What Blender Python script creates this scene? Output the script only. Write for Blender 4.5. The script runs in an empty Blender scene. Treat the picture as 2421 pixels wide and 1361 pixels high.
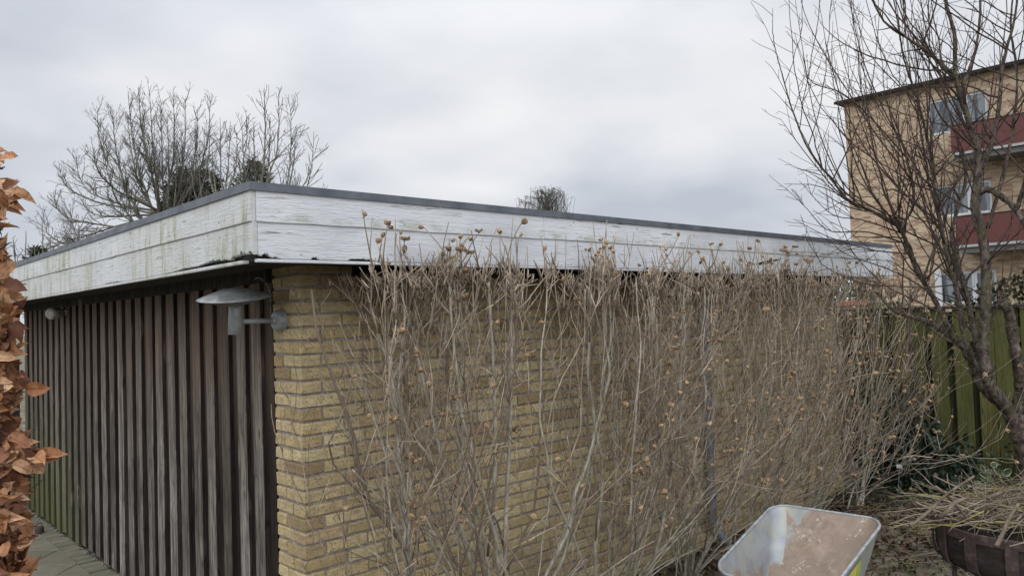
import bpy, math, random
import numpy as np
C = bpy.context.scene.collection
S = bpy.context.scene
R_ = math.radians
rng = np.random.default_rng(7)

# ------------------------------------------------------------------ camera
FPX, CX, CY = 1809.0, 1210.5, 680.5
CAM = np.array([-1.7816, -3.4143, 1.85])
def _d(u, v): return np.array([u - CX, v - CY, FPX])
_X = _d(3144, 681); _X /= np.linalg.norm(_X)
_Y = _d(-482, 802); _Y -= _X * (_X @ _Y); _Y /= np.linalg.norm(_Y)
RW = np.array([_X, _Y, np.cross(_X, _Y)])
def ray(u, v): return RW @ _d(u, v)
def pt(u, v, depth): return CAM + ray(u, v) / FPX * depth          # point of the place seen at a photo pixel, depth in m
def onx(u, v, x): r = ray(u, v); return CAM + r * ((x - CAM[0]) / r[0])
def ony(u, v, y): r = ray(u, v); return CAM + r * ((y - CAM[1]) / r[1])
def onz(u, v, z): r = ray(u, v); return CAM + r * ((z - CAM[2]) / r[2])

import mathutils
cam_d = bpy.data.cameras.new('camera'); cam = bpy.data.objects.new('camera', cam_d); C.objects.link(cam)
cam_d.sensor_width = 36; cam_d.lens = 36 * FPX / 2421; cam_d.clip_start = 0.05; cam_d.clip_end = 2000
_m = np.eye(4)
_m[:3, 0] = RW @ [1, 0, 0]; _m[:3, 1] = RW @ [0, -1, 0]; _m[:3, 2] = RW @ [0, 0, -1]; _m[:3, 3] = CAM
cam.matrix_world = mathutils.Matrix(_m.tolist())
S.camera = cam
S.view_settings.view_transform = 'Standard'; S.view_settings.look = 'None'
S.view_settings.exposure = 0.14; S.view_settings.gamma = 1.0
S.render.engine = 'CYCLES'
S.cycles.max_bounces = 6; S.cycles.diffuse_bounces = 3; S.cycles.glossy_bounces = 2
S.cycles.transparent_max_bounces = 6

# ------------------------------------------------------------------ node helpers
class G:
    def __init__(s, nt): s.nt = nt; s.l = nt.links
    def n(s, t, **k):
        x = s.nt.nodes.new(t)
        for a, b in k.items(): setattr(x, a, b)
        return x
    def put(s, sock, v):
        if isinstance(v, bpy.types.NodeSocket): s.l.new(v, sock)
        elif v is not None:
            if isinstance(v, (tuple, list)) and len(v) == 3 and sock.type == 'RGBA': v = (*v, 1)
            sock.default_value = v
    def math(s, op, a, b=None, c=None, clamp=False):
        x = s.n('ShaderNodeMath', operation=op, use_clamp=clamp)
        for i, v in enumerate((a, b, c)):
            if v is not None: s.put(x.inputs[i], v)
        return x.outputs[0]
    def vmath(s, op, a, b=None):
        x = s.n('ShaderNodeVectorMath', operation=op); s.put(x.inputs[0], a)
        if b is not None: s.put(x.inputs[1], b)
        return x.outputs[0]
    def mix(s, f, a, b, mode='MIX'):
        x = s.n('ShaderNodeMix', data_type='RGBA', blend_type=mode)
        s.put(x.inputs[0], f); s.put(x.inputs[6], a); s.put(x.inputs[7], b)
        return x.outputs[2]
    def ramp(s, f, stops, interp='LINEAR'):
        x = s.n('ShaderNodeValToRGB'); s.put(x.inputs[0], f); cr = x.color_ramp; cr.interpolation = interp
        while len(cr.elements) < len(stops): cr.elements.new(0.5)
        for e, (p, c) in zip(cr.elements, stops):
            e.position = p; e.color = (*c, 1) if isinstance(c, (tuple, list)) else (c, c, c, 1)
        return x.outputs[0]
    def noise(s, vec, scale=5, detail=3, rough=0.55, dist=0.0):
        x = s.n('ShaderNodeTexNoise'); s.put(x.inputs['Vector'], vec)
        x.inputs['Scale'].default_value = scale; x.inputs['Detail'].default_value = detail
        x.inputs['Roughness'].default_value = rough; x.inputs['Distortion'].default_value = dist
        return x.outputs[0]
    def vor(s, vec, scale=5, feature='F1', out=0, rnd=1.0):
        x = s.n('ShaderNodeTexVoronoi', feature=feature); s.put(x.inputs['Vector'], vec)
        x.inputs['Scale'].default_value = scale; x.inputs['Randomness'].default_value = rnd
        return x.outputs[out]
    def obj(s): return s.n('ShaderNodeTexCoord').outputs['Object']
    def island(s): return s.n('ShaderNodeNewGeometry').outputs['Random Per Island']
    def scale(s, vec, sc, loc=(0, 0, 0)):
        x = s.n('ShaderNodeMapping'); s.put(x.inputs[0], vec); x.inputs['Scale'].default_value = sc
        x.inputs['Location'].default_value = loc
        return x.outputs[0]
    def sep(s, vec): x = s.n('ShaderNodeSeparateXYZ'); s.put(x.inputs[0], vec); return x.outputs
    def comb(s, a, b, c):
        x = s.n('ShaderNodeCombineXYZ')
        for i, v in enumerate((a, b, c)): s.put(x.inputs[i], v)
        return x.outputs[0]
    def range(s, v, a, b, c=0.0, d=1.0):
        x = s.n('ShaderNodeMapRange', clamp=True); s.put(x.inputs[0], v)
        for i, q in enumerate((a, b, c, d)): x.inputs[i + 1].default_value = q
        return x.outputs[0]
    def bump(s, h, strength=0.5, dist=0.01):
        x = s.n('ShaderNodeBump'); s.put(x.inputs['Height'], h)
        x.inputs['Strength'].default_value = strength; x.inputs['Distance'].default_value = dist
        return x.outputs[0]

MATS = {}
def mat(name, fn):
    m = bpy.data.materials.new(name); m.use_nodes = True
    g = G(m.node_tree); b = m.node_tree.nodes['Principled BSDF']
    r = fn(g)
    keys = {'col': 'Base Color', 'rough': 'Roughness', 'metal': 'Metallic', 'normal': 'Normal', 'alpha': 'Alpha', 'trans': 'Transmission Weight', 'spec': 'Specular IOR Level'}
    for k, v in r.items(): g.put(b.inputs[keys[k]], v)
    MATS[name] = m
    return m

# ------------------------------------------------------------------ world: overcast sky over a Nishita sky
w = bpy.data.worlds.new('World'); S.world = w; w.use_nodes = True
g = G(w.node_tree); bg = w.node_tree.nodes['Background']
SUN_EL, SUN_ROT = R_(36), R_(230)
sky = g.n('ShaderNodeTexSky', sky_type='NISHITA'); sky.sun_disc = False
sky.sun_elevation = SUN_EL; sky.sun_rotation = SUN_ROT
tc = g.n('ShaderNodeTexCoord').outputs['Generated']
sx, sy, sz = g.sep(tc)
zz = g.math('ADD', g.math('MAXIMUM', sz, 0.0), 0.26)
cv = g.comb(g.math('DIVIDE', sx, zz), g.math('DIVIDE', sy, zz), 0.0)
n1 = g.noise(g.scale(cv, (1, 1, 1), (3.1, 1.7, 0)), 0.75, 3, 0.5, 0.1)
n2 = g.noise(g.scale(cv, (1, 1, 1), (9.0, 4.0, 0)), 2.2, 4, 0.55, 0.15)
nn = g.math('ADD', g.math('MULTIPLY', n1, 0.8), g.math('MULTIPLY', n2, 0.2))
ccol = g.ramp(nn, [(0.38, (0.46, 0.50, 0.575)), (0.46, (0.575, 0.605, 0.67)), (0.53, (0.69, 0.712, 0.762)), (0.61, (0.80, 0.81, 0.84))])
lift = g.ramp(sz, [(0.0, 1.0 / 2.6), (0.30, 1.04 / 2.6), (0.62, 1.55 / 2.6), (1.0, 1.9 / 2.6)])
side_l = g.range(g.math('ADD', g.math('MULTIPLY', sx, -0.77), g.math('MULTIPLY', sy, -0.64)), -0.25, 0.9, 1.0, 1.8)   # sky brightened on the sun's side, behind the camera, as added frontal fill
lift = g.math('MULTIPLY', lift, side_l)
cbr = g.vmath('MULTIPLY', ccol, g.vmath('MULTIPLY', lift, (26.3, 26.0, 25.4)))
g.put(bg.inputs[0], g.mix(0.96, sky.outputs[0], cbr)); bg.inputs[1].default_value = 0.1

sun_d = bpy.data.lights.new('sun', 'SUN'); sun_d.energy = 1.15; sun_d.angle = R_(55); sun_d.color = (1.0, 0.97, 0.93)
sun = bpy.data.objects.new('sun', sun_d); C.objects.link(sun)
_az = SUN_ROT   # direction towards the sun: behind the camera's right shoulder
_to = mathutils.Vector((math.sin(_az) * math.cos(SUN_EL), math.cos(_az) * math.cos(SUN_EL), math.sin(SUN_EL)))
sun.rotation_euler = _to.to_track_quat('Z', 'Y').to_euler()

# ------------------------------------------------------------------ mesh helpers
class MB:
    def __init__(s): s.v = []; s.f = []; s.nv = 0; s.sm = []; s.at = []
    def add(s, v, fs, smooth=False, attr=None):
        """v (n,3); fs: list of int arrays (m,k)"""
        v = np.asarray(v, float); 
        for a in fs:
            a = np.asarray(a, int)
            if a.size: s.f.append(a + s.nv); s.sm.append(smooth)
        s.v.append(v); s.nv += len(v)
        s.at.append(np.zeros(len(v)) if attr is None else np.asarray(attr, float))
    def box(s, lo, hi, ch=0.0, M=None, T=None, jit=0.0):
        lo = np.array(lo, float); hi = np.array(hi, float)
        if ch <= 0:
            v = np.array([[(lo, hi)[i][0], (lo, hi)[j][1], (lo, hi)[k][2]] for i in (0, 1) for j in (0, 1) for k in (0, 1)])
            f4 = np.array([[0, 1, 3, 2], [4, 6, 7, 5], [0, 4, 5, 1], [2, 3, 7, 6], [0, 2, 6, 4], [1, 5, 7, 3]]); f = [f4]
        else:
            v, f = cbox(lo, hi, ch)
        if jit: v = v + rng.normal(0, jit, (len(v), 3))
        if M is not None: v = v @ np.asarray(M).T
        if T is not None: v = v + T
        s.add(v, f)
    def lathe(s, prof, seg=24, M=None, T=None, smooth=True):
        """prof [(r,z)...] round z"""
        a = np.arange(seg) * 2 * math.pi / seg
        v = np.concatenate([np.stack([r * np.cos(a), r * np.sin(a), np.full(seg, z)], 1) for r, z in prof])
        n = len(prof); i = np.arange(n - 1)[:, None] * seg; j = np.arange(seg)[None]; k = (j + 1) % seg
        f = np.stack([i + j, i + k, i + seg + k, i + seg + j], -1).reshape(-1, 4)
        if M is not None: v = v @ np.asarray(M).T
        if T is not None: v = v + T
        s.add(v, [f], smooth)
    def tubes(s, lines, k=5, cap=True, rough=0.0):
        groups = {}
        for p, r in lines: groups.setdefault(len(p), []).append((p, r))
        ang = np.arange(k) * 2 * math.pi / k
        for n, ls in groups.items():
            P = np.array([a for a, _ in ls], float); Rr = np.array([b for _, b in ls], float); m = len(ls)
            T = np.gradient(P, axis=1); T /= np.linalg.norm(T, axis=2, keepdims=True) + 1e-12
            t0 = T.mean(1); ref = np.where(np.abs(t0[:, 2:3]) < 0.8, np.array([[0, 0, 1.]]), np.array([[1., 0.02, 0]]))
            N = np.cross(T, ref[:, None, :]); N /= np.linalg.norm(N, axis=2, keepdims=True) + 1e-12
            B = np.cross(T, N)
            if rough: Rr = (Rr * (1 + rng.normal(0, rough * .5, Rr.shape)))[:, :, None] * (1 + rng.normal(0, rough, (m, n, k)))
            else: Rr = np.repeat(Rr[:, :, None], k, 2)
            V = P[:, :, None] + Rr[:, :, :, None] * (np.cos(ang)[None, None, :, None] * N[:, :, None] + np.sin(ang)[None, None, :, None] * B[:, :, None])
            base = (np.arange(m) * n * k)[:, None, None]; i = (np.arange(n - 1) * k)[None, :, None]; j = np.arange(k)[None, None]; j2 = (j + 1) % k
            f = np.stack([base + i + j, base + i + j2, base + i + k + j2, base + i + k + j], -1).reshape(-1, 4)
            fs = [f]
            if cap:
                e = (np.arange(m) * n * k)[:, None] + (n - 1) * k + np.arange(k)[None]
                b = (np.arange(m) * n * k)[:, None] + np.arange(k)[None, ::-1]
                fs.append(np.concatenate([e, b]))
            s.add(V.reshape(-1, 3), fs, True)
    def build(s, name, m, parent=None):
        me = bpy.data.meshes.new(name)
        V = np.concatenate(s.v); nl = sum(a.size for a in s.f); npol = sum(len(a) for a in s.f)
        off = np.zeros(3) if parent is None or hasattr(parent, 'get') and parent.type == 'MESH' else np.array(parent.location)
        me.vertices.add(len(V)); me.vertices.foreach_set('co', V.astype(np.float32).ravel())
        me.loops.add(nl); me.loops.foreach_set('vertex_index', np.concatenate([a.ravel() for a in s.f]).astype(np.int32))
        me.polygons.add(npol)
        tot = np.concatenate([np.full(len(a), a.shape[1]) for a in s.f])
        st = np.concatenate([[0], np.cumsum(tot)[:-1]]).astype(np.int32)
        me.polygons.foreach_set('loop_start', st); 
        try: me.polygons.foreach_set('loop_total', tot.astype(np.int32))
        except Exception: pass
        me.polygons.foreach_set('use_smooth', np.concatenate([np.full(len(a), q) for a, q in zip(s.f, s.sm)]))
        A = np.concatenate(s.at)
        if A.any():
            at = me.attributes.new('edge', 'FLOAT', 'POINT'); at.data.foreach_set('value', A.astype(np.float32))
        me.update(calc_edges=True); me.validate()
        for q in (m if isinstance(m, (list, tuple)) else [m]):
            if q: me.materials.append(MATS[q] if isinstance(q, str) else q)
        o = bpy.data.objects.new(name, me); C.objects.link(o)
        if parent is not None:
            o.parent = parent
            if parent.type == 'EMPTY': o.location = tuple(-np.array(parent.location))
        return o

def cbox(lo, hi, c):
    vs = []; idx = {}
    for i in (0, 1):
        for j in (0, 1):
            for k in (0, 1):
                p = np.array([(lo, hi)[i][0], (lo, hi)[j][1], (lo, hi)[k][2]]); sg = np.array([1 - 2 * i, 1 - 2 * j, 1 - 2 * k])
                for ax in range(3):                        # vertex lying on face of axis ax
                    q = p.copy()
                    for b in range(3):
                        if b != ax: q[b] += sg[b] * c
                    idx[i, j, k, ax] = len(vs); vs.append(q)
    f4 = []; f3 = []
    for s0 in (0, 1):
        f4.append([idx[s0, a, b, 0] for a, b in ((0, 0), (0, 1), (1, 1), (1, 0))][::(1 if s0 == 0 else -1)])
        f4.append([idx[a, s0, b, 1] for a, b in ((0, 0), (1, 0), (1, 1), (0, 1))][::(1 if s0 == 0 else -1)])
        f4.append([idx[a, b, s0, 2] for a, b in ((0, 0), (0, 1), (1, 1), (1, 0))][::(1 if s0 == 0 else -1)])
    for a in (0, 1):
        for b in (0, 1):
            f4.append([idx[0, a, b, 1], idx[1, a, b, 1], idx[1, a, b, 2], idx[0, a, b, 2]])
            f4.append([idx[a, 0, b, 0], idx[a, 1, b, 0], idx[a, 1, b, 2], idx[a, 0, b, 2]])
            f4.append([idx[a, b, 0, 0], idx[a, b, 1, 0], idx[a, b, 1, 1], idx[a, b, 0, 1]])
            for k in (0, 1): f3.append([idx[a, b, k, 0], idx[a, b, k, 1], idx[a, b, k, 2]])
    return np.array(vs), [np.array(f4), np.array(f3)]

def thing(name, label, cat, loc=(0, 0, 0), group=None):
    o = bpy.data.objects.new(name, None); C.objects.link(o); o.location = tuple(float(x) for x in loc)
    o.empty_display_size = 0.1
    return tag(o, label, cat, group)
def tag(o, label, cat, group=None):
    o['label'] = label; o['category'] = cat
    if group: o['group'] = group
    return o
def struct(mb, name, m): o = mb.build(name, m); o['kind'] = 'structure'; return o
def stuff(mb, name, m, label, cat): o = mb.build(name, m); o['kind'] = 'stuff'; o['label'] = label; o['category'] = cat; return o
def unit(v): v = np.asarray(v, float); return v / (np.linalg.norm(v) + 1e-12)
def rod(a, b, r0, r1=None, n=2):
    t = np.linspace(0, 1, n)[:, None]; return (np.array(a) * (1 - t) + np.array(b) * t, np.linspace(r0, r0 if r1 is None else r1, n))
def smooth_line(P, n):
    """Catmull-Rom resample"""
    P = np.array(P, float); Q = np.vstack([2 * P[0] - P[1], P, 2 * P[-1] - P[-2]])
    out = []
    for t in np.linspace(0, len(P) - 1 - 1e-6, n):
        i = int(t); f = t - i; a, b, c, d = Q[i:i + 4]
        out.append(0.5 * ((2 * b) + (c - a) * f + (2 * a - 5 * b + 4 * c - d) * f * f + (3 * b - a - 3 * c + d) * f ** 3))
    return np.array(out)
def randrot(n, tilt=None, r=rng):
    """(n,3,3) rotations; tilt: max angle from upright normal"""
    if tilt is None:
        q = r.normal(size=(n, 4)); q /= np.linalg.norm(q, axis=1, keepdims=True)
        a, b, c, d = q.T
        return np.stack([np.stack([1 - 2 * (c * c + d * d), 2 * (b * c - a * d), 2 * (b * d + a * c)], 1), np.stack([2 * (b * c + a * d), 1 - 2 * (b * b + d * d), 2 * (c * d - a * b)], 1), np.stack([2 * (b * d - a * c), 2 * (c * d + a * b), 1 - 2 * (b * b + c * c)], 1)], 1)
    z = r.uniform(0, 2 * math.pi, n); t = r.uniform(0, tilt, n); ax = r.uniform(0, 2 * math.pi, n)
    M = []
    for i in range(n):
        m = mathutils.Matrix.Rotation(t[i], 3, (math.cos(ax[i]), math.sin(ax[i]), 0)) @ mathutils.Matrix.Rotation(z[i], 3, 'Z'); M.append(np.array(m))
    return np.array(M)
# leaf templates: length along +x from 0 to 1, folded on the midrib
def leaf_template(width=0.5, fold=0.25, curl=0.25, n=5, tooth=0.0):
    v = []; e = []; xs = np.linspace(0, 1, n)
    for i, x in enumerate(xs):
        wd = width * 0.5 * math.sin(math.pi * min(1, x ** 0.8)) ** 0.8 + 0.004
        if tooth: wd *= 1 + tooth * (-1) ** i
        z = -curl * x * x
        for sy_ in (-1, 0, 1):
            v.append([x, sy_ * wd, z + abs(sy_) * fold * wd * 1.6]); e.append(abs(sy_) if 0 < i < n - 1 else 0.9)
    v = np.array(v); f = []
    for i in range(n - 1):
        for j in (0, 1): a = i * 3 + j; f.append([a, a + 1, a + 4, a + 3])
    return v, np.array(f), np.array(e)
def leaves(mb, P, M, size, tmpl):
    v, f, e = tmpl; n = len(P); size = np.asarray(size)
    V = np.einsum('nij,kj->nki', M, v) * size[:, None, None] + np.asarray(P)[:, None]
    F = (f[None] + (np.arange(n) * len(v))[:, None, None]).reshape(-1, 4)
    mb.add(V.reshape(-1, 3), [F], True, np.tile(e, n))
def align(dirs, up=(0, 0, 1), r=rng, roll=0.6):
    """rotations whose x axis is dirs"""
    D = np.asarray(dirs, float); D = D / np.linalg.norm(D, axis=1, keepdims=True)
    U = np.tile(np.array(up, float), (len(D), 1)) + r.normal(0, roll, D.shape)
    Yv = np.cross(U, D); Yv /= np.linalg.norm(Yv, axis=1, keepdims=True) + 1e-9
    return np.stack([D, Yv, np.cross(D, Yv)], 2)

def branch(p, d, L, r0, r1, n=5, wander=0.12, up=0.0, r=rng):
    """wandering polyline"""
    P = [np.array(p, float)]; d = unit(d)
    for i in range(n - 1):
        d = unit(d + r.normal(0, wander, 3) + np.array([0, 0, up]))
        P.append(P[-1] + d * L / (n - 1))
    return np.array(P), np.linspace(r0, r1, n)
def side_dir(t, ang, r=rng):
    t = unit(t); a = unit(np.cross(t, r.normal(size=3))); return unit(t * math.cos(ang) + a * math.sin(ang))
def ramify(lines, P, Rr, L, level, cfg, r=rng):
    """children along a limb, recursively; cfg per level: (number per m, length factor lo, hi, angle lo, hi, up, wander, t0, n)"""
    if level >= len(cfg): return
    dens, lf0, lf1, a0, a1, up, wa, t0, nn, minr = cfg[level]
    m = int(dens * L + r.random())
    for _ in range(m):
        t = t0 + (1 - t0) * r.random() ** 0.9; x = t * (len(P) - 1); i = min(int(x), len(P) - 2); f = x - i
        p = P[i] * (1 - f) + P[i + 1] * f; rad = Rr[i] * (1 - f) + Rr[i + 1] * f
        l = L * r.uniform(lf0, lf1) * (1.15 - 0.7 * t)
        d = side_dir(P[i + 1] - P[i], r.uniform(a0, a1), r)
        rr = max(rad * 0.55, minr)
        q = branch(p, d, l, rr, max(rr * 0.35, minr * 0.7), nn, wa, up, r)
        lines.append(q); ramify(lines, q[0], q[1], l, level + 1, cfg, r)

# ------------------------------------------------------------------ materials
def rnd_off(g, vec, k=7.0):
    i = g.island(); return g.vmath('ADD', vec, g.comb(g.math('MULTIPLY', i, 13.7 * k), g.math('MULTIPLY', i, 5.3 * k), g.math('MULTIPLY', i, 9.1 * k)))
def m_brick(g):
    o = g.obj(); isl = g.island(); v = rnd_off(g, o)
    base = g.ramp(isl, [(0.0, (0.30, 0.22, 0.125)), (0.12, (0.44, 0.34, 0.18)), (0.4, (0.60, 0.48, 0.265)), (0.6, (0.47, 0.375, 0.21)), (0.85, (0.66, 0.56, 0.34)), (0.95, (0.52, 0.40, 0.24)), (1.0, (0.40, 0.26, 0.17))])
    n = g.noise(g.scale(v, (1, 1, 2.2)), 13, 4, 0.6, 1.6); n2 = g.noise(v, 90, 3, 0.6)
    c = g.mix(g.range(n, 0.35, 0.7), base, g.mix(0.55, base, (0.16, 0.125, 0.07)))
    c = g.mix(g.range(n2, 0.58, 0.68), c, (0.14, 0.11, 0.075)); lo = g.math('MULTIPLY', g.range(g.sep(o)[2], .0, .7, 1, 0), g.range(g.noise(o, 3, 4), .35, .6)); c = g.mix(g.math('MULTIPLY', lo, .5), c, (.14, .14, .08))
    big = g.noise(o, 1.1, 3); c = g.mix(g.range(big, 0.5, 0.72, 0, 0.45), c, (0.25, 0.20, 0.14))
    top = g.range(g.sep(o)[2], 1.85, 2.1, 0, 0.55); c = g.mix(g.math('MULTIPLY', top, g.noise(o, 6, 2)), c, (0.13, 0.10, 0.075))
    h = g.math('ADD', g.math('MULTIPLY', n, 0.7), g.math('MULTIPLY', n2, 0.4))
    return dict(col=c, rough=0.92, normal=g.bump(h, 0.55, 0.006), spec=0.2)
mat('brick', m_brick)
def m_mortar(g):
    o = g.obj(); n = g.noise(o, 60, 4, 0.65); n2 = g.noise(o, 5, 3)
    c = g.mix(g.range(n, 0.3, 0.7), (0.23, 0.205, 0.185), (0.40, 0.365, 0.33)); c = g.mix(g.range(n2, 0.5, 0.7, 0, .6), c, (0.15, 0.14, 0.11))
    return dict(col=c, rough=0.95, normal=g.bump(n, 0.9, 0.008), spec=0.1)
mat('mortar', m_mortar)
def wood(grain, base_stops, green=0.0, redtop=False, knots=True, z=True, hi=0.16):
    def fn(g):
        o = g.obj(); v = rnd_off(g, o, 1.0); isl = g.island(); wv = g.noise(g.scale(v, (5, 5, 2.5)), 1.0, 2); v = g.vmath('ADD', v, g.comb(g.math('MULTIPLY', wv, 0.05), g.math('MULTIPLY', wv, 0.05), 0.0))
        vs = g.scale(v, grain)
        n = g.noise(vs, 1.0, 4, 0.6, 0.4); nf = g.noise(g.scale(v, tuple(3.2 * q for q in grain)), 1.0, 3, 0.6, 0.2)
        c = g.ramp(n, base_stops)
        c = g.mix(g.range(g.noise(v, 2.2, 3), .4, .65, 0, .45), c, tuple(q * 0.6 for q in base_stops[0][1])); c = g.mix(g.range(isl, 0.0, 1, 0.0, 0.75), c, tuple(q * 0.7 for q in base_stops[0][1])); c = g.mix(g.math('MULTIPLY', g.range(g.math('FRACT', g.math('MULTIPLY', isl, 17.0)), .5, 1, 0, .5), g.range(g.noise(vs, .5, 2), .4, .6)), c, tuple(q * 1.25 for q in base_stops[2][1]))
        c = g.mix(g.range(nf, 0.5, 0.62, 0, 0.75), c, tuple(q * 0.25 for q in base_stops[0][1]))
        if knots:
            d = g.vor(g.scale(v, (7, 7, 2.2)), 1.0); k = g.range(d, 0.09, 0.2, 1, 0)
            c = g.mix(g.math('MULTIPLY', k, 0.8), c, (hi, hi * 0.85, hi * 0.72))
            k2 = g.range(d, 0.04, 0.09, 1, 0); c = g.mix(g.math('MULTIPLY', k2, 0.85), c, (0.03, 0.02, 0.016))
        if redtop:
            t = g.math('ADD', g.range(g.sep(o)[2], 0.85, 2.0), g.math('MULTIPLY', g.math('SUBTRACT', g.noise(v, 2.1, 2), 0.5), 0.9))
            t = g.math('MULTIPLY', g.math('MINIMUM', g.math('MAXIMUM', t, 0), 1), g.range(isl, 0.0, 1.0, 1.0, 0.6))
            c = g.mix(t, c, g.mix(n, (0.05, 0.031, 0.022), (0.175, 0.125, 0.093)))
        if green:
            yy = g.sep(o)
            t = g.math('MULTIPLY', g.range(yy[2], 0.0, 1.3, 1, 0), g.range(yy[1], 3.6, 4.6)) if z else g.range(g.noise(v, 1.4, 3), 0.3, 0.6)
            c = g.mix(g.math('MULTIPLY', t, green), c, (0.075, 0.082, 0.028))
        return dict(col=c, rough=0.88, normal=g.bump(g.math('ADD', n, g.math('MULTIPLY', nf, 0.6)), 0.6, 0.004), spec=0.2)
    return fn
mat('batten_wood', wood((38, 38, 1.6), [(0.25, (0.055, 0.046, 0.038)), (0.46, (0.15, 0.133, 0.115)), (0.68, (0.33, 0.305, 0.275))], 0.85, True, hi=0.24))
mat('batten_edge', wood((38, 38, 1.6), [(0.25, (0.022, 0.017, 0.015)), (0.5, (0.04, 0.031, 0.027)), (0.78, (0.07, 0.055, 0.048))], 0.5, hi=0.1))  # darker side faces: unweathered edges, plus their shade put into the colour
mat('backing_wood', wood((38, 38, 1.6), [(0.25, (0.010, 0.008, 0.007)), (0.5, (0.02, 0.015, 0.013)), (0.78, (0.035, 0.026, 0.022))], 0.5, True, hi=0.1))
mat('dark_wood', wood((30, 30, 2.0), [(0.25, (0.022, 0.02, 0.018)), (0.5, (0.036, 0.032, 0.03)), (0.78, (0.055, 0.05, 0.046))], 0, False, hi=0.08))
mat('fence_wood', wood((30, 30, 1.3), [(0.25, (0.072, 0.072, 0.025)), (0.5, (0.118, 0.117, 0.04)), (0.78, (0.17, 0.16, 0.068))], 0.5, False, z=False, hi=0.13))
mat('fence_back_wood', wood((30, 30, 1.3), [(0.25, (0.018, 0.02, 0.009)), (0.5, (0.03, 0.032, 0.014)), (0.78, (0.042, 0.042, 0.02))], 0.3, False, z=False, hi=0.08))
def m_paint(axis, stain):
    def fn(g):
        o = g.obj(); s = [85, 85, 85]; s[axis] = 4.5; v = g.scale(rnd_off(g, o, 1.0), tuple(s))
        n = g.noise(v, 1.0, 5, 0.62, 0.9)
        s2 = [150, 150, 150]; s2[axis] = 34; nw = g.noise(g.scale(o, tuple(s2)), 1.0, 3, 0.6, 0.5)
        big = g.noise(o, 2.3, 3, 0.6)
        c = g.mix(g.range(big, 0.35, 0.7), (0.52, 0.545, 0.585), (0.61, 0.635, 0.67))
        c = g.mix(g.range(n, 0.54, 0.62, 0, 0.38), c, (0.34, 0.35, 0.36))
        c = g.mix(g.range(g.math('MULTIPLY', n, g.range(big, 0.3, 0.7, 0.85, 1.15)), 0.66, 0.69, 0, 0.9), c, (0.13, 0.125, 0.115))
        z = g.sep(o)[2]
        if stain:
            ss = [3.5, 3.5, 1.3]; st = g.noise(g.scale(o, (9, 13, 2.0)), 1.0, 4, 0.6, 0.3); pat = g.noise(o, 1.5, 3, 0.5)
            vein = g.noise(g.scale(o, (60, 90, 9)), 1.0, 3, 0.6); st = g.math('ADD', st, g.math('MULTIPLY', g.math('SUBTRACT', g.noise(g.scale(o, (30, 45, 22)), 1.0, 4, 0.7), 0.5), 0.35))
            c = g.mix(g.range(pat, 0.25, 0.7, 0.05, 0.55), c, (0.43, 0.44, 0.38))
            k = g.math('MULTIPLY', g.range(st, 0.46, 0.62), g.range(pat, 0.36, 0.56))
            c = g.mix(g.math('MULTIPLY', k, g.range(vein, 0.3, 0.6, 0.25, 0.75)), c, (0.25, 0.26, 0.13))
            k2 = g.math('MULTIPLY', g.range(st, 0.55, 0.66), g.math('MULTIPLY', g.range(z, 2.27, 2.28), g.range(z, 2.28, 2.38, 1, 0))); c = g.mix(g.math('MULTIPLY', k2, 0.8), c, (0.16, 0.175, 0.05))
            fine = g.noise(g.scale(o, (20, 110, 30)), 1.0, 3, 0.7); c = g.mix(g.range(fine, 0.6, 0.72, 0, 0.55), c, (0.28, 0.29, 0.24))
        else:
            pat = g.noise(o, 1.3, 3); c = g.mix(g.range(pat, 0.55, 0.72, 0, 0.4), c, (0.42, 0.44, 0.36))
            zz_ = g.math('MULTIPLY', g.range(z, 2.27, 2.285, 0, 1), g.range(z, 2.285, 2.32, 1, 0)); c = g.mix(g.math('MULTIPLY', zz_, g.range(g.noise(o, 7, 3), 0.45, 0.6, 0, 0.5)), c, (0.2, 0.22, 0.1))
        hgt = g.math('ADD', n, g.math('MULTIPLY', nw, 0.7))
        return dict(col=c, rough=0.55, normal=g.bump(hgt, 0.55, 0.008), spec=0.35)
    return fn
mat('white_paint_side', m_paint(1, True)); mat('white_paint_front', m_paint(0, False))
def m_zinc(g):
    o = g.obj(); n = g.noise(o, 7, 4); n2 = g.noise(o, 90, 2)
    return dict(col=g.mix(g.range(n, 0.35, 0.65), (0.085, 0.10, 0.125), (0.15, 0.165, 0.19)), rough=g.range(n2, 0.3, 0.7, 0.42, 0.6), metal=0.35, spec=0.4)
mat('zinc', m_zinc)
def m_galv(g):
    o = g.obj(); n = g.noise(o, 22, 4, 0.6, 0.4); n2 = g.vor(o, 120); st = g.noise(g.scale(o, (30, 30, 5)), 1, 3)
    c = g.mix(g.range(n, 0.35, 0.65), (0.22, 0.24, 0.25), (0.36, 0.39, 0.405)); c = g.mix(g.range(st, 0.5, 0.75, 0, .45), c, (0.15, 0.145, 0.13))
    return dict(col=c, rough=g.range(n, 0.3, 0.7, 0.42, 0.62), metal=0.25, normal=g.bump(n, 0.15, 0.003))
mat('galvanised', m_galv)
mat('shadowed_metal', lambda g: dict(col=g.mix(g.noise(g.obj(), 25, 3), (.10, .10, .105), (.20, .19, .19)), rough=.55, metal=.3))  # galvanised disc underside, its shadow put into the darker colour
mat('rusty_iron_nail', lambda g: dict(col=(.16, .12, .09), rough=.8))
mat('black_void', lambda g: dict(col=(0.012, 0.011, 0.01), rough=0.95))
mat('roof_felt', lambda g: dict(col=g.mix(g.noise(g.obj(), 40, 3), (0.05, 0.05, 0.052), (0.10, 0.10, 0.10)), rough=0.9))
mat('soffit', lambda g: dict(col=g.mix(g.noise(g.scale(g.obj(), (3, 40, 40)), 1, 3), (0.018, 0.015, 0.013), (0.045, 0.038, 0.032)), rough=0.9))
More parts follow.
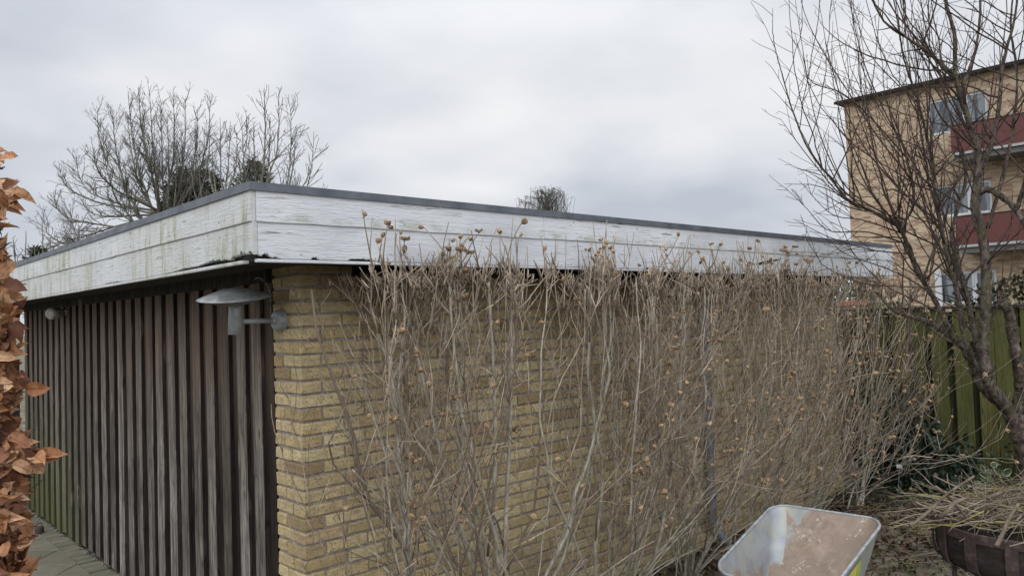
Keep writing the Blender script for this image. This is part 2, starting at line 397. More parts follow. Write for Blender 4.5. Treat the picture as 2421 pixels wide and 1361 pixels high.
mat('grey_pipe', lambda g: dict(col=g.mix(g.noise(g.obj(), 18, 3), (0.10, 0.115, 0.14), (0.18, 0.20, 0.23)), rough=0.5))
mat('cream_plastic', lambda g: dict(col=g.mix(g.range(g.noise(g.obj(), 30, 3), .4, .6), (0.42, 0.40, 0.36), (0.2, 0.19, 0.16)), rough=0.5))

# ------------------------------------------------------------------ garage
OV = 0.42; ZT = 2.1051                      # roof overhang, underside of the fascia
BX, BY = 5.87, 6.12                         # brick side and timber side lengths
gar = thing('garage', 'low flat-roofed garage with peeling white fascia boards, dark timber side and yellow brick front', 'garage', (0, 0, 0))
# bricks
mb = MB(); CO = 0.0658; BL, BH, JT = 0.228, 0.053, 0.012; PITCH = BL + JT
r1 = np.random.default_rng(3)
ncourse = int(2.14 / CO) + 1
for c in range(ncourse):
    z0 = c * CO - 0.01; zj = lambda: r1.normal(0, 0.0012)
    def brick(lo, hi):
        a = zj(); lo = np.array(lo) + [0, r1.normal(0, .0012) if lo[0] > 0.01 else 0, a]; hi = np.array(hi) + [0, 0, a]
        mb.box(lo, hi, 0.0025 + r1.random() * 0.0035, jit=0.0013)
    if c % 2 == 0:
        brick((0, 0, z0), (BL, 0.108, z0 + BH)); x = PITCH
        brick((0, 0.12, z0), (0.1, 0.284, z0 + BH))
    else:
        brick((0, 0, z0), (0.108, 0.178, z0 + BH)); x = 0.12
        brick((0, 0.19, z0), (0.1, 0.284, z0 + BH))
    while x < BX - 0.05:
        brick((x, 0, z0), (min(x + BL + r1.normal(0, .001), BX), 0.1, z0 + BH)); x += PITCH
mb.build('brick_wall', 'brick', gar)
mo = MB(); mo.box((0.0105, 0.0105, -0.05), (BX - 0.009, 0.14, 2.13)); mo.box((0.011, 0.138, -0.05), (0.14, 0.285, 2.13)); mo.build('mortar_joints', 'mortar', gar)
# far side and back, so that the box is closed
mb2 = MB(); mb2.box((BX - 0.11, 0.14, 0), (BX, BY - 0.11, 2.13)); mb2.box((0.02, BY - 0.11, 0), (BX, BY, 2.13)); mb2.build('rear_wall', 'mortar', gar)
# timber cladding: projecting boards over a recessed backing
mb = MB(); y = 0.289
mb3 = MB()
while y < BY - 0.02:
    mb3.box((0.0, y, 0.03), (0.018, y + 0.1445, 2.12)); y += 0.146
mb3.build('backing_board', 'backing_wood', gar)
mb = MB()
for i in range(28):
    y1 = 0.474 + 0.2118 * i + r1.normal(0, 0.005); w_ = 0.115 + r1.normal(0, 0.004); y0 = y1 - w_
    if y1 > BY + 0.05: break
    zb = 0.035 + r1.normal(0, 0.01); zs = np.array([zb, 0.5, 1.0, 1.5, 2.118]); t = 0.027 + r1.normal(0, 0.001)
    dy = np.cumsum(r1.normal(0, 0.0018, 5)); dx = r1.normal(0, 0.0015, 5)
    V = []
    for k in range(5):
        xo = -t + dx[k]
        V += [[0.0, y0 + dy[k], zs[k]], [xo + .003, y0 + dy[k], zs[k]], [xo, y0 + .004 + dy[k], zs[k]], [xo, y1 - .004 + dy[k], zs[k]], [xo + .003, y1 + dy[k], zs[k]], [0.0, y1 + dy[k], zs[k]]]
    F = [[k * 6 + j, k * 6 + j + 1, (k + 1) * 6 + j + 1, (k + 1) * 6 + j] for k in range(4) for j in range(5)]
    cap = np.array([[0, 1, 2, 3, 4, 5], [29, 28, 27, 26, 25, 24]])
    mb.add(V, [F, cap])
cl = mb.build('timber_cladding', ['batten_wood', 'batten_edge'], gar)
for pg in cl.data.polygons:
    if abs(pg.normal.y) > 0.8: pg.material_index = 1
# roof slab, soffit, frieze beams
XE = BX + 0.40
mb = MB(); mb.box((-OV + 0.03, -OV + 0.03, 2.30), (XE - 0.03, BY + 0.4, 2.40)); mb.build('roof', 'roof_felt', gar)
mb = MB(); mb.box((-OV + 0.025, -OV + 0.025, 2.128), (XE - 0.02, BY + 0.4, 2.15)); mb.build('soffit', 'soffit', gar)
mb = MB(); mb.box((-0.03, 0.29, 2.06), (0.02, BY, 2.127)); mb.box((0.3, -0.02, 2.075), (BX, 0.05, 2.127)); mb.build('frieze_board', 'dark_wood', gar)
# fascia boards: strips along s with a bottom edge that may be rotted away
def fascia(name, axis, s0, s1, zb, zt, x_out, thick, m, gaps=(), n=240, lean=0.0):
    """axis 1: board on the timber side (x = x_out facing -x), axis 0: on the brick side (y = x_out facing -y).
    gaps: (s_from, s_to, depth, ragged, lip): rot holes at the bottom edge"""
    ss = np.linspace(s0, s1, n); rr = np.random.default_rng(int(abs(x_out * 1000) + zb * 100 + axis * 17))
    bot = np.full(n, zb) + np.interp(ss, np.linspace(s0, s1, 14), rr.normal(0, 0.0012, 14))
    hole = np.zeros(n)
    for a, b, dep, rag in gaps:
        k = (ss > a) & (ss < b); t = (ss - a) / (b - a)
        hole = np.where(k, np.maximum(0, dep(t) * (1 + rag * rr.normal(0, 1, n))), hole)
    def P(s_, z, off): return [x_out + off, s_, z] if axis == 1 else [s_, x_out + off, z]
    mb = MB()
    V = []; 
    for s_, z0, h in zip(ss, bot, hole):
        V += [P(s_, z0 + h + .002, thick), P(s_, z0 + h + 0.0, 0.002), P(s_, z0 + h + 0.003, 0), P(s_, zt - 0.003, lean), P(s_, zt, lean + 0.002), P(s_, zt, thick)]
    F = [[k * 6 + j, k * 6 + (j + 1) % 6, (k + 1) * 6 + (j + 1) % 6, (k + 1) * 6 + j] for k in range(n - 1) for j in range(6)]
    cap = np.array([[0, 1, 2, 3, 4, 5], [(n - 1) * 6 + j for j in range(5, -1, -1)]])
    mb.add(V, [F, cap]); return mb.build(name, m, gar)
ZM, ZF = 2.270, 2.402; JB = ony(1283, 500, -OV)[0]; JL = ony(1860, 600, -OV)[0]
# timber side
rot = lambda t: 0.030 * np.clip(1.25 * (1 - t), 0, 1) ** 1.1 * (0.75 + 0.25 * np.sin(t * 19))
rot2 = lambda t: 0.009 * np.sin(t * math.pi)
YE = BY + 0.42
fascia('fascia_board', 1, -OV, YE, ZT + 0.012, ZM + 0.0015, -OV, 0.022, 'white_paint_side', [(-OV - .01, 0.62, rot, 0.22), (1.25, 1.7, rot2, 0.3)], 900)
fascia('fascia_board', 1, -OV, YE, ZM, ZF, -OV - 0.007, 0.022, 'white_paint_side', lean=0.004)
fascia('fascia_lip', 1, -OV + 0.1, YE, ZT - 0.002, ZT + 0.0125, -OV + 0.0012, 0.026, 'white_paint_side')
# brick side
crk = lambda t: 0.010 * np.sin(t * math.pi) ** 0.6
fascia('fascia_board', 0, JL + .0015, XE, ZT + 0.012, ZM + 0.0015, -OV + .001, 0.022, 'white_paint_front')
fascia('fascia_board', 0, -OV + 0.0235, JL - .0015, ZT + 0.012, ZM + 0.0015, -OV, 0.022, 'white_paint_front', [(-OV, -0.28, rot, 0.25), (0.02, 0.17, crk, 0.25), (-.16, -.12, crk, .2), (2.2, 2.27, crk, .3)], 900)
fascia('fascia_board', 0, -OV + 0.0165, JB - .001, ZM, ZF, -OV - 0.007, 0.022, 'white_paint_front', lean=0.004)
fascia('fascia_board', 0, JB + .001, XE, ZM + .001, ZF, -OV - 0.0065, 0.022, 'white_paint_front', lean=0.004)
fascia('fascia_lip', 0, -OV + 0.02, XE, ZT - 0.002, ZT + 0.0125, -OV + 0.0012, 0.026, 'white_paint_front')
mb = MB(); mb.box((-OV + .027, -OV + .03, ZT + .006), (-OV + .045, YE, 2.29)); mb.box((-OV + .05, -OV + .027, ZT + .006), (XE - .02, -OV + .045, 2.29)); mb.build('fascia_backing', 'black_void', gar)
mb = MB(); mb.box((XE, -OV - 0.003, ZT), (XE + .022, YE, ZF)); mb.build('end_fascia', 'white_paint_side', gar)
for ax_, lst in ((0, np.arange(-.2, XE, .6)), (1, np.arange(-.1, 5.6, .6))):
    for k_, q in enumerate(lst):
        for z in (2.15, 2.235, 2.30, 2.375):
            xo = -OV - (.0085 if z > 2.27 else .0012); c_ = (q + r1.normal(0, .05), xo, z + r1.normal(0, .006)) if ax_ == 0 else (xo, q + r1.normal(0, .012), z)
            if k_ == 0 and z == 2.15: nail = MB()
            if r1.random() < .45: continue
            nail.lathe([(.0, .001), (.0026, .001), (.0028, -.004)], 7, np.array([[1, 0, 0], [0, 0, -1], [0, 1, 0]]) if ax_ == 0 else np.array([[0, 0, -1], [0, 1, 0], [1, 0, 0]]), c_)
    nl_ = nail.build('nail_heads', 'rusty_iron_nail', gar); nl_['kind'] = 'stuff'
# long split in the lower front board near its far end
mb = MB(); A = ony(1782, 626, -OV - .0015); B = ony(1850, 612, -OV - .0015); q = np.linspace(0, 1, 14)
top = [A + (B - A) * t + [0, 0, 0.012 * math.sin(math.pi * t) ** .7 + r1.normal(0, .0012)] for t in q]; bot = [A + (B - A) * t + [0, 0, -0.010 * math.sin(math.pi * t) + r1.normal(0, .001)] for t in q]
mb.add(top + bot, [[[k, k + 14, k + 15, k + 1] for k in range(13)]]); mb.build('rot_split', 'black_void', gar)
# metal roof edging in lengths
seams = [-OV, 0.55, 1.52, 2.47, 3.43, 4.35, 5.3, XE]
for a, b in zip(seams[:-1], seams[1:]):
    mb = MB(); mb.box((a + (0.0015 if a > -OV else -0.012), -OV - 0.012, ZF - 0.004), (b - 0.0015, -OV - 0.009, 2.4325)); mb.box((a + 0.0015, -OV - 0.009, 2.4295), (b - 0.0015, -OV + 0.1, 2.4325)); mb.build('roof_edging', 'zinc', gar)
seams = [-OV - .009, 1.1, 2.2, 3.3, 4.4, 5.5, YE]
for a, b in zip(seams[:-1], seams[1:]):
    mb = MB(); mb.box((-OV - 0.012, a + 0.0, ZF - 0.004), (-OV - 0.009, b - 0.0012, 2.4335)); mb.box((-OV - 0.009, a + 0.003, 2.4305), (-OV + 0.1, b - 0.0012, 2.4335)); mb.build('roof_edging', 'zinc', gar)
# downpipe on the brick side
mb = MB(); px = 3.40
mb.tubes([(smooth_line([[px, -0.20, 2.12], [px, -0.19, 2.02], [px, -0.10, 1.88], [px, -0.065, 1.75], [px, -0.065, 1.0], [px, -0.065, 0.35], [px, -0.065, 0.2], [px + .01, -0.14, 0.10], [px + .01, -.2, .06]], 40), np.full(40, 0.036))], 14)
dp = mb.build('downpipe', 'grey_pipe', gar)
for z in (0.4, 1.62): mb = MB(); mb.lathe([(0.036, 0), (0.041, 0), (0.041, 0.03), (0.036, 0.03)], 16, T=(px, -0.065, z)); mb.build('pipe_clip', 'grey_pipe', dp)

# ------------------------------------------------------------------ wall lamp on the brick corner
LY = 0.178; LZ = 1.85 + 0.014
lamp = thing('wall_lamp', 'grey metal wall lamp with a wide tilted disc shade on the brick corner', 'wall lamp', (0, LY, LZ))
Mx = np.array([[0, 0, -1.0], [0, 1, 0], [1, 0, 0]])          # local z -> -x
mb = MB(); mb.lathe([(0, 0.045), (0.03, 0.045), (0.046, 0.041), (0.053, 0.03), (0.056, 0.0)], 40, Mx, (0, LY, LZ)); mb.build('wall_mount', 'galvanised', lamp)
mb = MB(); mb.tubes([rod((-0.035, LY, LZ + 0.001), (-0.225, LY, LZ), 0.0125)], 16); mb.lathe([(0.0125, 0.012), (0.017, 0.01), (0.02, 0)], 20, Mx, (-0.045, LY, LZ)); mb.build('arm', 'galvanised', lamp)
tl = R_(3.0); Mt = np.array(mathutils.Matrix.Rotation(tl, 3, 'Y')) @ np.eye(3)
body_c = np.array([-0.243, LY, LZ + 0.0])
mb = MB(); mb.lathe([(0.029, -0.062), (0.0325, -0.062), (0.0325, 0.075), (0.03, 0.08), (0, 0.08)], 36, Mt, body_c); mb.lathe([(0.029, -0.062), (0.029, 0.06), (0, 0.06)], 36, Mt, body_c); mb.build('lamp_body', 'galvanised', lamp)
# shade: shallow lens, near rim bent up so that its underside shows
vd = unit([CAM[0] + 0.24, CAM[1] - LY, 0]); ax = unit(np.cross(vd, [0, 0, 1]))
Ms = np.array(mathutils.Matrix.Rotation(R_(-9), 3, mathutils.Vector(ax))) @ np.array(mathutils.Matrix.Rotation(R_(3.2), 3, mathutils.Vector(vd)))
sc = body_c + [0.0, 0, 0.118]
mb = MB(); mb.lathe([(0, 0.046), (0.02, 0.0452), (0.055, 0.039), (0.105, 0.024), (0.15, 0.008), (0.172, -0.001), (0.1725, -0.0025), (0.15, 0.002), (0.1, 0.009), (0.05, 0.014)], 64, Ms, sc)
mb.lathe([(0.172, -0.0026), (0.14, -0.013), (0.1, -0.025), (0.06, -0.034), (0.034, -0.038)], 64, Ms, sc); sh = mb.build('lamp_shade', ['galvanised', 'shadowed_metal'], lamp)
for pg in sh.data.polygons:
    if pg.index >= 9 * 64: pg.material_index = 1
mb = MB(); mb.tubes([(smooth_line([[-0.035, .40, 2.085], [-.038, .36, 2.09], [-.03, .325, 2.075], [-.01, .297, 2.03], [-.006, .290, 1.97], [-.007, .288, 1.9], [-.01, .262, 1.865], [-.012, .232, LZ]], 30), np.full(30, 0.0042))], 8); mb.build('cable', 'grey_pipe', lamp)

# security light under the eaves, towards the far end of the timber side
p = np.array([-0.03, 4.26, 2.005])
sec = thing('security_light', 'small pale bulkhead security light under the eaves of the timber wall', 'light', p)
mb = MB(); mb.box(p + [-.04, -.03, -.02], p + [0.03, .05, .03], 0.006); mb.build('bracket', 'cream_plastic', sec)
hd = unit([-0.55, -0.35, -0.05]); Mh = np.array(mathutils.Vector(hd).to_track_quat('Z', 'Y').to_matrix())
mb = MB(); mb.lathe([(0, -0.05), (0.03, -0.045), (0.042, -0.01), (0.05, 0.05), (0.052, 0.09), (0.046, 0.1), (0.03, 0.105), (0, 0.106)], 24, Mh, p + [-.06, -.02, 0]); mb.build('lamp_head', 'cream_plastic', sec)

# ------------------------------------------------------------------ ground and paving
def m_ground(g):
    o = g.obj(); n = g.noise(o, 3.5, 5, 0.62); f = g.noise(o, 38, 5, 0.7); b = g.noise(o, 0.8, 3)
    c = g.mix(g.range(f, 0.3, 0.7), (0.15, 0.13, 0.10), (0.33, 0.30, 0.24))
    c = g.mix(g.range(n, 0.42, 0.6, 0, 0.8), c, (0.085, 0.065, 0.05))
    moss = g.math('MULTIPLY', g.range(g.noise(g.scale(o, (2.2, 5, 1)), 1.6, 4, 0.65), 0.5, 0.62), g.range(f, 0.35, 0.55))
    c = g.mix(g.math('MULTIPLY', moss, 0.85), c, (0.065, 0.085, 0.02))
    return dict(col=c, rough=0.97, normal=g.bump(g.math('ADD', f, n), 0.9, 0.02), spec=0.1)
mat('ground_soil', m_ground)
def m_slab(g):
    o = g.obj(); i = g.island(); n = g.noise(o, 9, 4, 0.6); f = g.noise(o, 120, 3, 0.7)
    c = g.mix(i, (0.135, 0.125, 0.095), (0.20, 0.18, 0.145)); c = g.mix(g.range(n, 0.35, 0.65, 0, 0.6), c, (0.10, 0.108, 0.07))
    c = g.mix(g.range(f, 0.6, 0.75, 0, 0.6), c, (0.30, 0.27, 0.23))
    return dict(col=c, rough=0.85, normal=g.bump(g.math('ADD', n, f), 0.4, 0.004), spec=0.3)
mat('paving_slab', m_slab)
gx = np.concatenate([[-400, -120, -40, -15], np.arange(-6, 12.01, 0.15), [16, 25, 45, 120, 400]]); gy = np.concatenate([[-400, -100, -30, -12], np.arange(-7, 8.01, 0.15), [12, 25, 50, 120, 400]])
GX, GY = np.meshgrid(gx, gy, indexing='ij')
def gheight(x, y):
    m = np.clip((x - 0.3) / 1.0, 0, 1) * (np.abs(x) < 11) * (y < 0.2)
    return -0.015 + m * (0.02 * np.sin(x * 2.1 + y * 1.3) + 0.014 * np.sin(x * 5.7 - y * 4.1) + 0.008 * np.sin(x * 13 + y * 17))
Z = gheight(GX, GY); nx, ny = GX.shape
I = np.arange(nx - 1)[:, None] * ny + np.arange(ny - 1)[None]
mb = MB(); mb.add(np.stack([GX, GY, Z], -1).reshape(-1, 3), [np.stack([I, I + ny, I + ny + 1, I + 1], -1).reshape(-1, 4)], True); struct(mb, 'ground', 'ground_soil')
def clip(poly, a, b, c):      # keep a x + b y <= c
    out = []
    for i in range(len(poly)):
        p, q = poly[i], poly[(i + 1) % len(poly)]; dp_ = a * p[0] + b * p[1] - c; dq = a * q[0] + b * q[1] - c
        if dp_ <= 0: out.append(p)
        if dp_ * dq < 0: t = dp_ / (dp_ - dq); out.append((p[0] + (q[0] - p[0]) * t, p[1] + (q[1] - p[1]) * t))
    return out
mb = MB(); sl = 0.392; e1 = np.array([1, 1]) / math.sqrt(2); e2 = np.array([1, -1]) / math.sqrt(2); o0 = np.array([-0.17, 3.97]); rs = np.random.default_rng(5)
for i in range(-14, 14):
    for j in range(-14, 14):
        c0 = o0 + e1 * i * sl + e2 * j * sl; h = sl - 0.008
        sq = [tuple(c0), tuple(c0 + e1 * h), tuple(c0 + (e1 + e2) * h), tuple(c0 + e2 * h)]
        sq = clip(clip(clip(clip(sq, 1, 0, -0.162), -1, 0, 1.5), 0, 1, 7.2), 0, -1, 1.0)
        if len(sq) < 3: continue
        z = 0.012 + rs.normal(0, 0.0025); tx, ty = rs.normal(0, 0.004, 2); k = len(sq); cen = np.mean(sq, 0)
        top = [[x, y, z + tx * (x - cen[0]) + ty * (y - cen[1])] for x, y in sq]; ins = [[cen[0] + (x - cen[0]) * .985, cen[1] + (y - cen[1]) * .985, zz_ + .003] for x, y, zz_ in top]; botm = [[x, y, -0.03] for x, y in sq]
        f4 = [[q, (q + 1) % k, k + (q + 1) % k, k + q] for q in range(k)] + [[k + q, k + (q + 1) % k, 2 * k + (q + 1) % k, 2 * k + q] for q in range(k)]
        mb.add(ins + top + botm, [np.array([list(range(k))]), f4])
y = -1.0
while y < 7.2:
    wd = 0.068 + rs.normal(0, .004); mb.box((-0.155, y, -0.03), (-0.006 + rs.normal(0, .004), y + wd - 0.009, 0.008 + rs.normal(0, .004)), 0.005, jit=0.0012); y += wd
struct(mb, 'paving', 'paving_slab')
# pale pebbles along the foot of the timber wall
mat('pebble', lambda g: dict(col=g.mix(g.island(), (0.08, 0.075, 0.06), (0.26, 0.25, 0.23)), rough=0.8))
mb = MB(); 
for _ in range(130):
    yv = rs.uniform(0.4, 6); s_ = rs.uniform(0.003, 0.008) if rs.random() < .95 else rs.uniform(.01, .02); M = randrot(1, r=rs)[0]
    mb.lathe([(0, -s_), (s_ * .8, -s_ * .6), (s_ * 1.1, 0), (s_ * .75, s_ * .65), (0, s_ * .8)], 7, M, (rs.uniform(-0.05, 0.0), yv, 0.012 + s_ * .4))
stuff(mb, 'gravel', 'pebble', 'pale loose pebbles along the foot of the timber wall', 'gravel')

# small rusty weight with a ring handle on the paving
def m_rust(g):
    o = g.obj(); n = g.noise(o, 26, 5, 0.65); s_ = g.noise(g.scale(o, (8, 8, 40)), 1, 3)
    c = g.ramp(n, [(0.3, (0.028, 0.019, 0.018)), (0.55, (0.06, 0.04, 0.036)), (0.75, (0.13, 0.09, 0.075))])
    return dict(col=c, rough=0.8, metal=0.15, normal=g.bump(n, 0.5, 0.004))
mat('rusty_iron', m_rust)
p = onz(93, 1259, 0.015); t = thing('door_weight', 'small dark iron weight with a ring handle standing on the paving slabs', 'weight', p)
mb = MB(); mb.lathe([(0, 0), (0.034, 0), (0.036, 0.006), (0.037, 0.05), (0.034, 0.056), (0, 0.058)], 24, T=p); mb.build('body', 'rusty_iron', t)
mb = MB(); a_ = np.linspace(-0.35, math.pi + 0.35, 16); mb.tubes([(np.stack([p[0] + 0.02 * np.cos(a_), p[1] - 0.008 * np.cos(a_), p[2] + 0.067 + 0.022 * np.sin(a_)], 1), np.full(16, 0.0038))], 8); mb.build('handle', 'rusty_iron', t)

# ------------------------------------------------------------------ gate beyond the far corner
gt = thing('garden_gate', 'dark timber garden gate and frame beyond the far end of the timber wall', 'gate', (-0.5, 6.3, 0))
mb = MB(); mb.box((-0.10, 6.28, 0), (-0.02, 6.36, 1.56), 0.003); mb.build('post', 'dark_wood', gt)
mb = MB(); mb.box((-1.5, 6.29, 1.50), (-0.10, 6.35, 1.56), 0.003); mb.build('top_rail', 'dark_wood', gt)
mb = MB(); x = -0.12
while x > -1.5: mb.box((x - 0.118, 6.30, 0.14), (x, 6.325, 1.30 + r1.normal(0, .004)), 0.003); x -= 0.123
mb.build('boards', 'dark_wood', gt)
mb = MB(); mb.box((-0.13, 6.44, -0.02), (0.35, 6.55, 0.17), 0.006); mb.box((-.9, 6.40, -0.02), (-0.12, 6.50, 0.035), 0.006)
tag(mb.build('concrete_kerb', 'pebble'), 'pale concrete kerb stones behind the foot of the garden gate', 'kerb')

# ------------------------------------------------------------------ bark and leaf materials
def m_bark(c0, c1, c2, sc=18, moss=0.0, bump=0.5, isl=0.4, stripe=False):
    def fn(g):
        o = g.obj(); n = g.noise(g.scale(o, (1, 1, 0.45)), sc, 4, 0.62, 0.3); i = g.island()
        c = g.ramp(n, [(0.3, c0), (0.52, c1), (0.75, c2)])
        c = g.mix(g.math('MULTIPLY', i, isl), c, tuple(q * 0.45 for q in c1))
        if moss: c = g.mix(g.range(g.noise(o, 4.5, 4, 0.6), 0.48, 0.66, 0, moss), c, (0.085, 0.10, 0.03))
        if stripe:
            s_ = g.noise(g.scale(o, (6, 6, 70)), 1, 3, 0.6); c = g.mix(g.range(s_, 0.5, 0.7, 0, .7), c, tuple(min(1, q * 1.8) for q in c2)); n = g.math('ADD', n, s_)
        return dict(col=c, rough=0.85, normal=g.bump(n, bump, 0.004), spec=0.2)
    return fn
mat('hibiscus_bark', m_bark((0.20, 0.185, 0.15), (0.43, 0.405, 0.335), (0.66, 0.63, 0.54), 30, 0.35, isl=0.5))
mat('hibiscus_twig', m_bark((0.15, 0.105, 0.078), (0.38, 0.31, 0.24), (0.68, 0.61, 0.49), 14, 0.0, 0.2, isl=1.35))
def m_fbark(g):
    o = g.obj(); n = g.noise(g.scale(o, (1, 1, .5)), 34, 5, .7, .4); b = g.noise(o, 7, 3, .6); f = g.noise(o, 110, 3, .7)
    c = g.ramp(n, [(.34, (.018, .014, .012)), (.5, (.07, .055, .047)), (.66, (.16, .13, .115))])
    c = g.mix(g.range(b, .5, .68, 0, .6), c, (.085, .09, .035)); c = g.mix(g.math('MULTIPLY', g.range(f, .6, .68), g.range(b, .3, .6)), c, (.28, .28, .24))
    return dict(col=c, rough=.92, normal=g.bump(n, 1.0, .012), spec=.15)
mat('fruit_bark', m_fbark)
mat('fruit_twig', m_bark((0.036, 0.023, 0.021), (0.07, 0.048, 0.042), (0.15, 0.11, 0.092), 9, 0.2, 0.2, 0.5))
mat('far_bark', m_bark((0.09, 0.09, 0.078), (0.16, 0.155, 0.135), (0.23, 0.23, 0.2), 1.5, 0.45, 0.2, 0.0))
mat('far_twig', m_bark((0.075, 0.07, 0.062), (0.11, 0.105, 0.094), (0.15, 0.145, 0.13), 0.7, 0.2, 0.0, 0.6))
mat('cut_twig', lambda g: dict(col=g.mix(g.range(g.island(), 0.86, 0.9), g.mix(g.math('FRACT', g.math('MULTIPLY', g.island(), 7.3)), (0.10, 0.075, 0.055), (0.33, 0.28, 0.21)), (0.24, 0.22, 0.05)), rough=0.85))
def m_pod(g):
    o = g.obj(); i = g.island(); n = g.noise(o, 160, 3)
    c = g.ramp(i, [(0.0, (0.10, 0.062, 0.036)), (0.5, (0.27, 0.18, 0.095)), (1.0, (0.54, 0.40, 0.22))]); c = g.mix(g.range(n, 0.45, 0.65, 0, 0.55), c, (0.16, 0.10, 0.06))
    return dict(col=c, rough=0.7)
mat('seed_pod', m_pod)
def m_leaf(stops, rough=0.5, edge=None, midrib=None, trans=0.0):
    def fn(g):
        o = g.obj(); i = g.island(); n = g.noise(o, 45, 3)
        n = g.noise(o, 60, 4, .65); c = g.ramp(i, stops); c = g.mix(g.range(n, 0.4, 0.65, 0, 0.5), c, tuple(q * 0.5 for q in stops[0][1]))
        a = g.n('ShaderNodeAttribute', attribute_name='edge').outputs['Fac']
        if edge: c = g.mix(g.range(a, 0.62, 0.9), c, edge)
        if midrib: c = g.mix(g.range(a, 0.0, 0.14, 0.6, 0), c, midrib)
        return dict(col=c, rough=rough, spec=0.25, normal=g.bump(n, .6, .006))
    return fn
mat('beech_leaf', m_leaf([(0.0, (0.09, 0.035, 0.022)), (0.2, (0.19, 0.075, 0.04)), (0.5, (0.36, 0.165, 0.075)), (0.8, (0.50, 0.265, 0.135)), (1.0, (0.66, 0.43, 0.27))], 0.5, midrib=(0.12, 0.045, 0.022)))
mat('litter_leaf', m_leaf([(0.0, (0.028, 0.018, 0.014)), (0.6, (0.085, 0.05, 0.035)), (0.93, (0.15, 0.095, 0.065)), (1.0, (0.30, 0.27, 0.10))], 0.75))
mat('ivy_leaf', m_leaf([(0.0, (0.016, 0.026, 0.012)), (0.6, (0.035, 0.055, 0.022)), (1.0, (0.085, 0.11, 0.045))], 0.45, midrib=(0.09, 0.11, 0.06)))
mat('glossy_leaf', m_leaf([(0.0, (0.014, 0.024, 0.016)), (0.6, (0.028, 0.045, 0.03)), (1.0, (0.06, 0.085, 0.06))], 0.38))
mat('variegated_leaf', m_leaf([(0.0, (0.03, 0.05, 0.025)), (1.0, (0.05, 0.075, 0.04))], 0.4, edge=(0.27, 0.29, 0.17)))
mat('conifer_leaf', m_leaf([(0.0, (0.010, 0.014, 0.006)), (0.6, (0.024, 0.031, 0.012)), (1.0, (0.05, 0.055, 0.022))], 0.8))
mat('yew_leaf', m_leaf([(0.0, (0.025, 0.035, 0.014)), (0.6, (0.055, 0.075, 0.028)), (1.0, (0.11, 0.125, 0.05))], 0.7))
mat('dry_hedge_leaf', m_leaf([(0.0, (0.06, 0.05, 0.03)), (0.6, (0.15, 0.12, 0.07)), (1.0, (0.24, 0.2, 0.12))], 0.8))
L_OVAL = leaf_template(0.55, 0.25, 0.2, 6); L_SIMPLE = leaf_template(0.6, 0.2, 0.15, 3); L_NEEDLE = leaf_template(0.22, 0.1, 0.2, 3); L_BEECH = leaf_template(0.66, 0.28, 0.25, 9, 0.05); L_BEECH2 = leaf_template(0.58, 0.75, 0.5, 9, 0.05)
for _L in (L_BEECH, L_BEECH2): _L[0][:, 2] += 0.07 * np.sin(_L[0][:, 0] * 11) * np.sign(_L[0][:, 1]) * (_L[2] > .5)

# ------------------------------------------------------------------ hibiscus shrubs along the brick wall
def pod_mesh():
    mb = MB(); v = []; seg, ring = 20, 7
    prof = [(0.0, 0.0), (0.55, 0.08), (0.92, 0.3), (1.0, 0.52), (0.98, 0.75), (0.85, 0.98), (0.35, 0.80)]
    for r, z in prof:
        for j in range(seg):
            a = 2 * math.pi * j / seg; q = 1 - 0.5 * (1 - abs(math.cos(2.5 * a))) ** 1.6 * min(1, z * 1.6)
            v.append([0.0095 * r * q * math.cos(a), 0.0095 * r * q * math.sin(a), 0.024 * z])
    f = [[i * seg + j, i * seg + (j + 1) % seg, (i + 1) * seg + (j + 1) % seg, (i + 1) * seg + j] for i in range(ring - 1) for j in range(seg)]
    mb.add(v, [f], True)
    return mb
def pod_cluster(k, r):
    mb = MB(); base = pod_mesh(); V = np.concatenate(base.v); F = base.f[0]
    for _ in range(k):
        M = np.array(mathutils.Vector(unit([r.normal(0, .8), r.normal(0, .8), 0.7])).to_track_quat('Z', 'Y').to_matrix()) * r.uniform(0.85, 1.15)
        off = M @ np.array([0, 0, 0.008]) + r.normal(0, 0.003, 3)
        mb.add(V @ M.T + off, [F], True)
        mb.tubes([rod((0, 0, 0), off + M @ np.array([0, 0, .002]), 0.0016)], 4)
    o = mb.build('seed_pod', 'seed_pod'); me = o.data; bpy.data.objects.remove(o); return me
rp = np.random.default_rng(21)
POD_MESHES = [pod_cluster(k, rp) for k in (1, 1, 1, 2, 2, 3, 3, 4)]
def add_pod(parent, p, d, r):
    o = bpy.data.objects.new('seed_pod', POD_MESHES[r.integers(len(POD_MESHES))]); C.objects.link(o); o.parent = parent
    o.location = tuple(np.array(p) - np.array(parent.location)); o.rotation_euler = mathutils.Vector(unit(d + r.normal(0, .3, 3))).to_track_quat('Z', 'Y').to_euler(); s_ = r.uniform(0.7, 1.05); o.scale = (s_, s_, s_)

def cut(P, Rr, ztop):
    """clip a polyline at the pruned top"""
    k = np.argmax(P[:, 2] > ztop) if (P[:, 2] > ztop).any() else len(P)
    if k >= len(P): return P, Rr, False
    if k < 1: return None, None, True
    a, b = P[k - 1], P[k]; f = (ztop - a[2]) / (b[2] - a[2] + 1e-9); n = len(P)
    Q = np.vstack([P[:k], a + (b - a) * f]); RR = np.append(Rr[:k], Rr[k - 1] * (1 - f) + Rr[k] * f)
    if len(Q) < 2: return None, None, True
    x = np.linspace(0, len(Q) - 1, n); Qn = np.stack([np.interp(x, np.arange(len(Q)), Q[:, c]) for c in range(3)], 1)
    return Qn, np.interp(x, np.arange(len(RR)), RR), True
def inwall(P):
    P[:, 1] = np.minimum(P[:, 1], -0.02 - 0.015 * np.abs(np.sin(P[:, 2] * 9))); return P
GROUP_H = 'bare hibiscus shrubs trained along the brick wall'
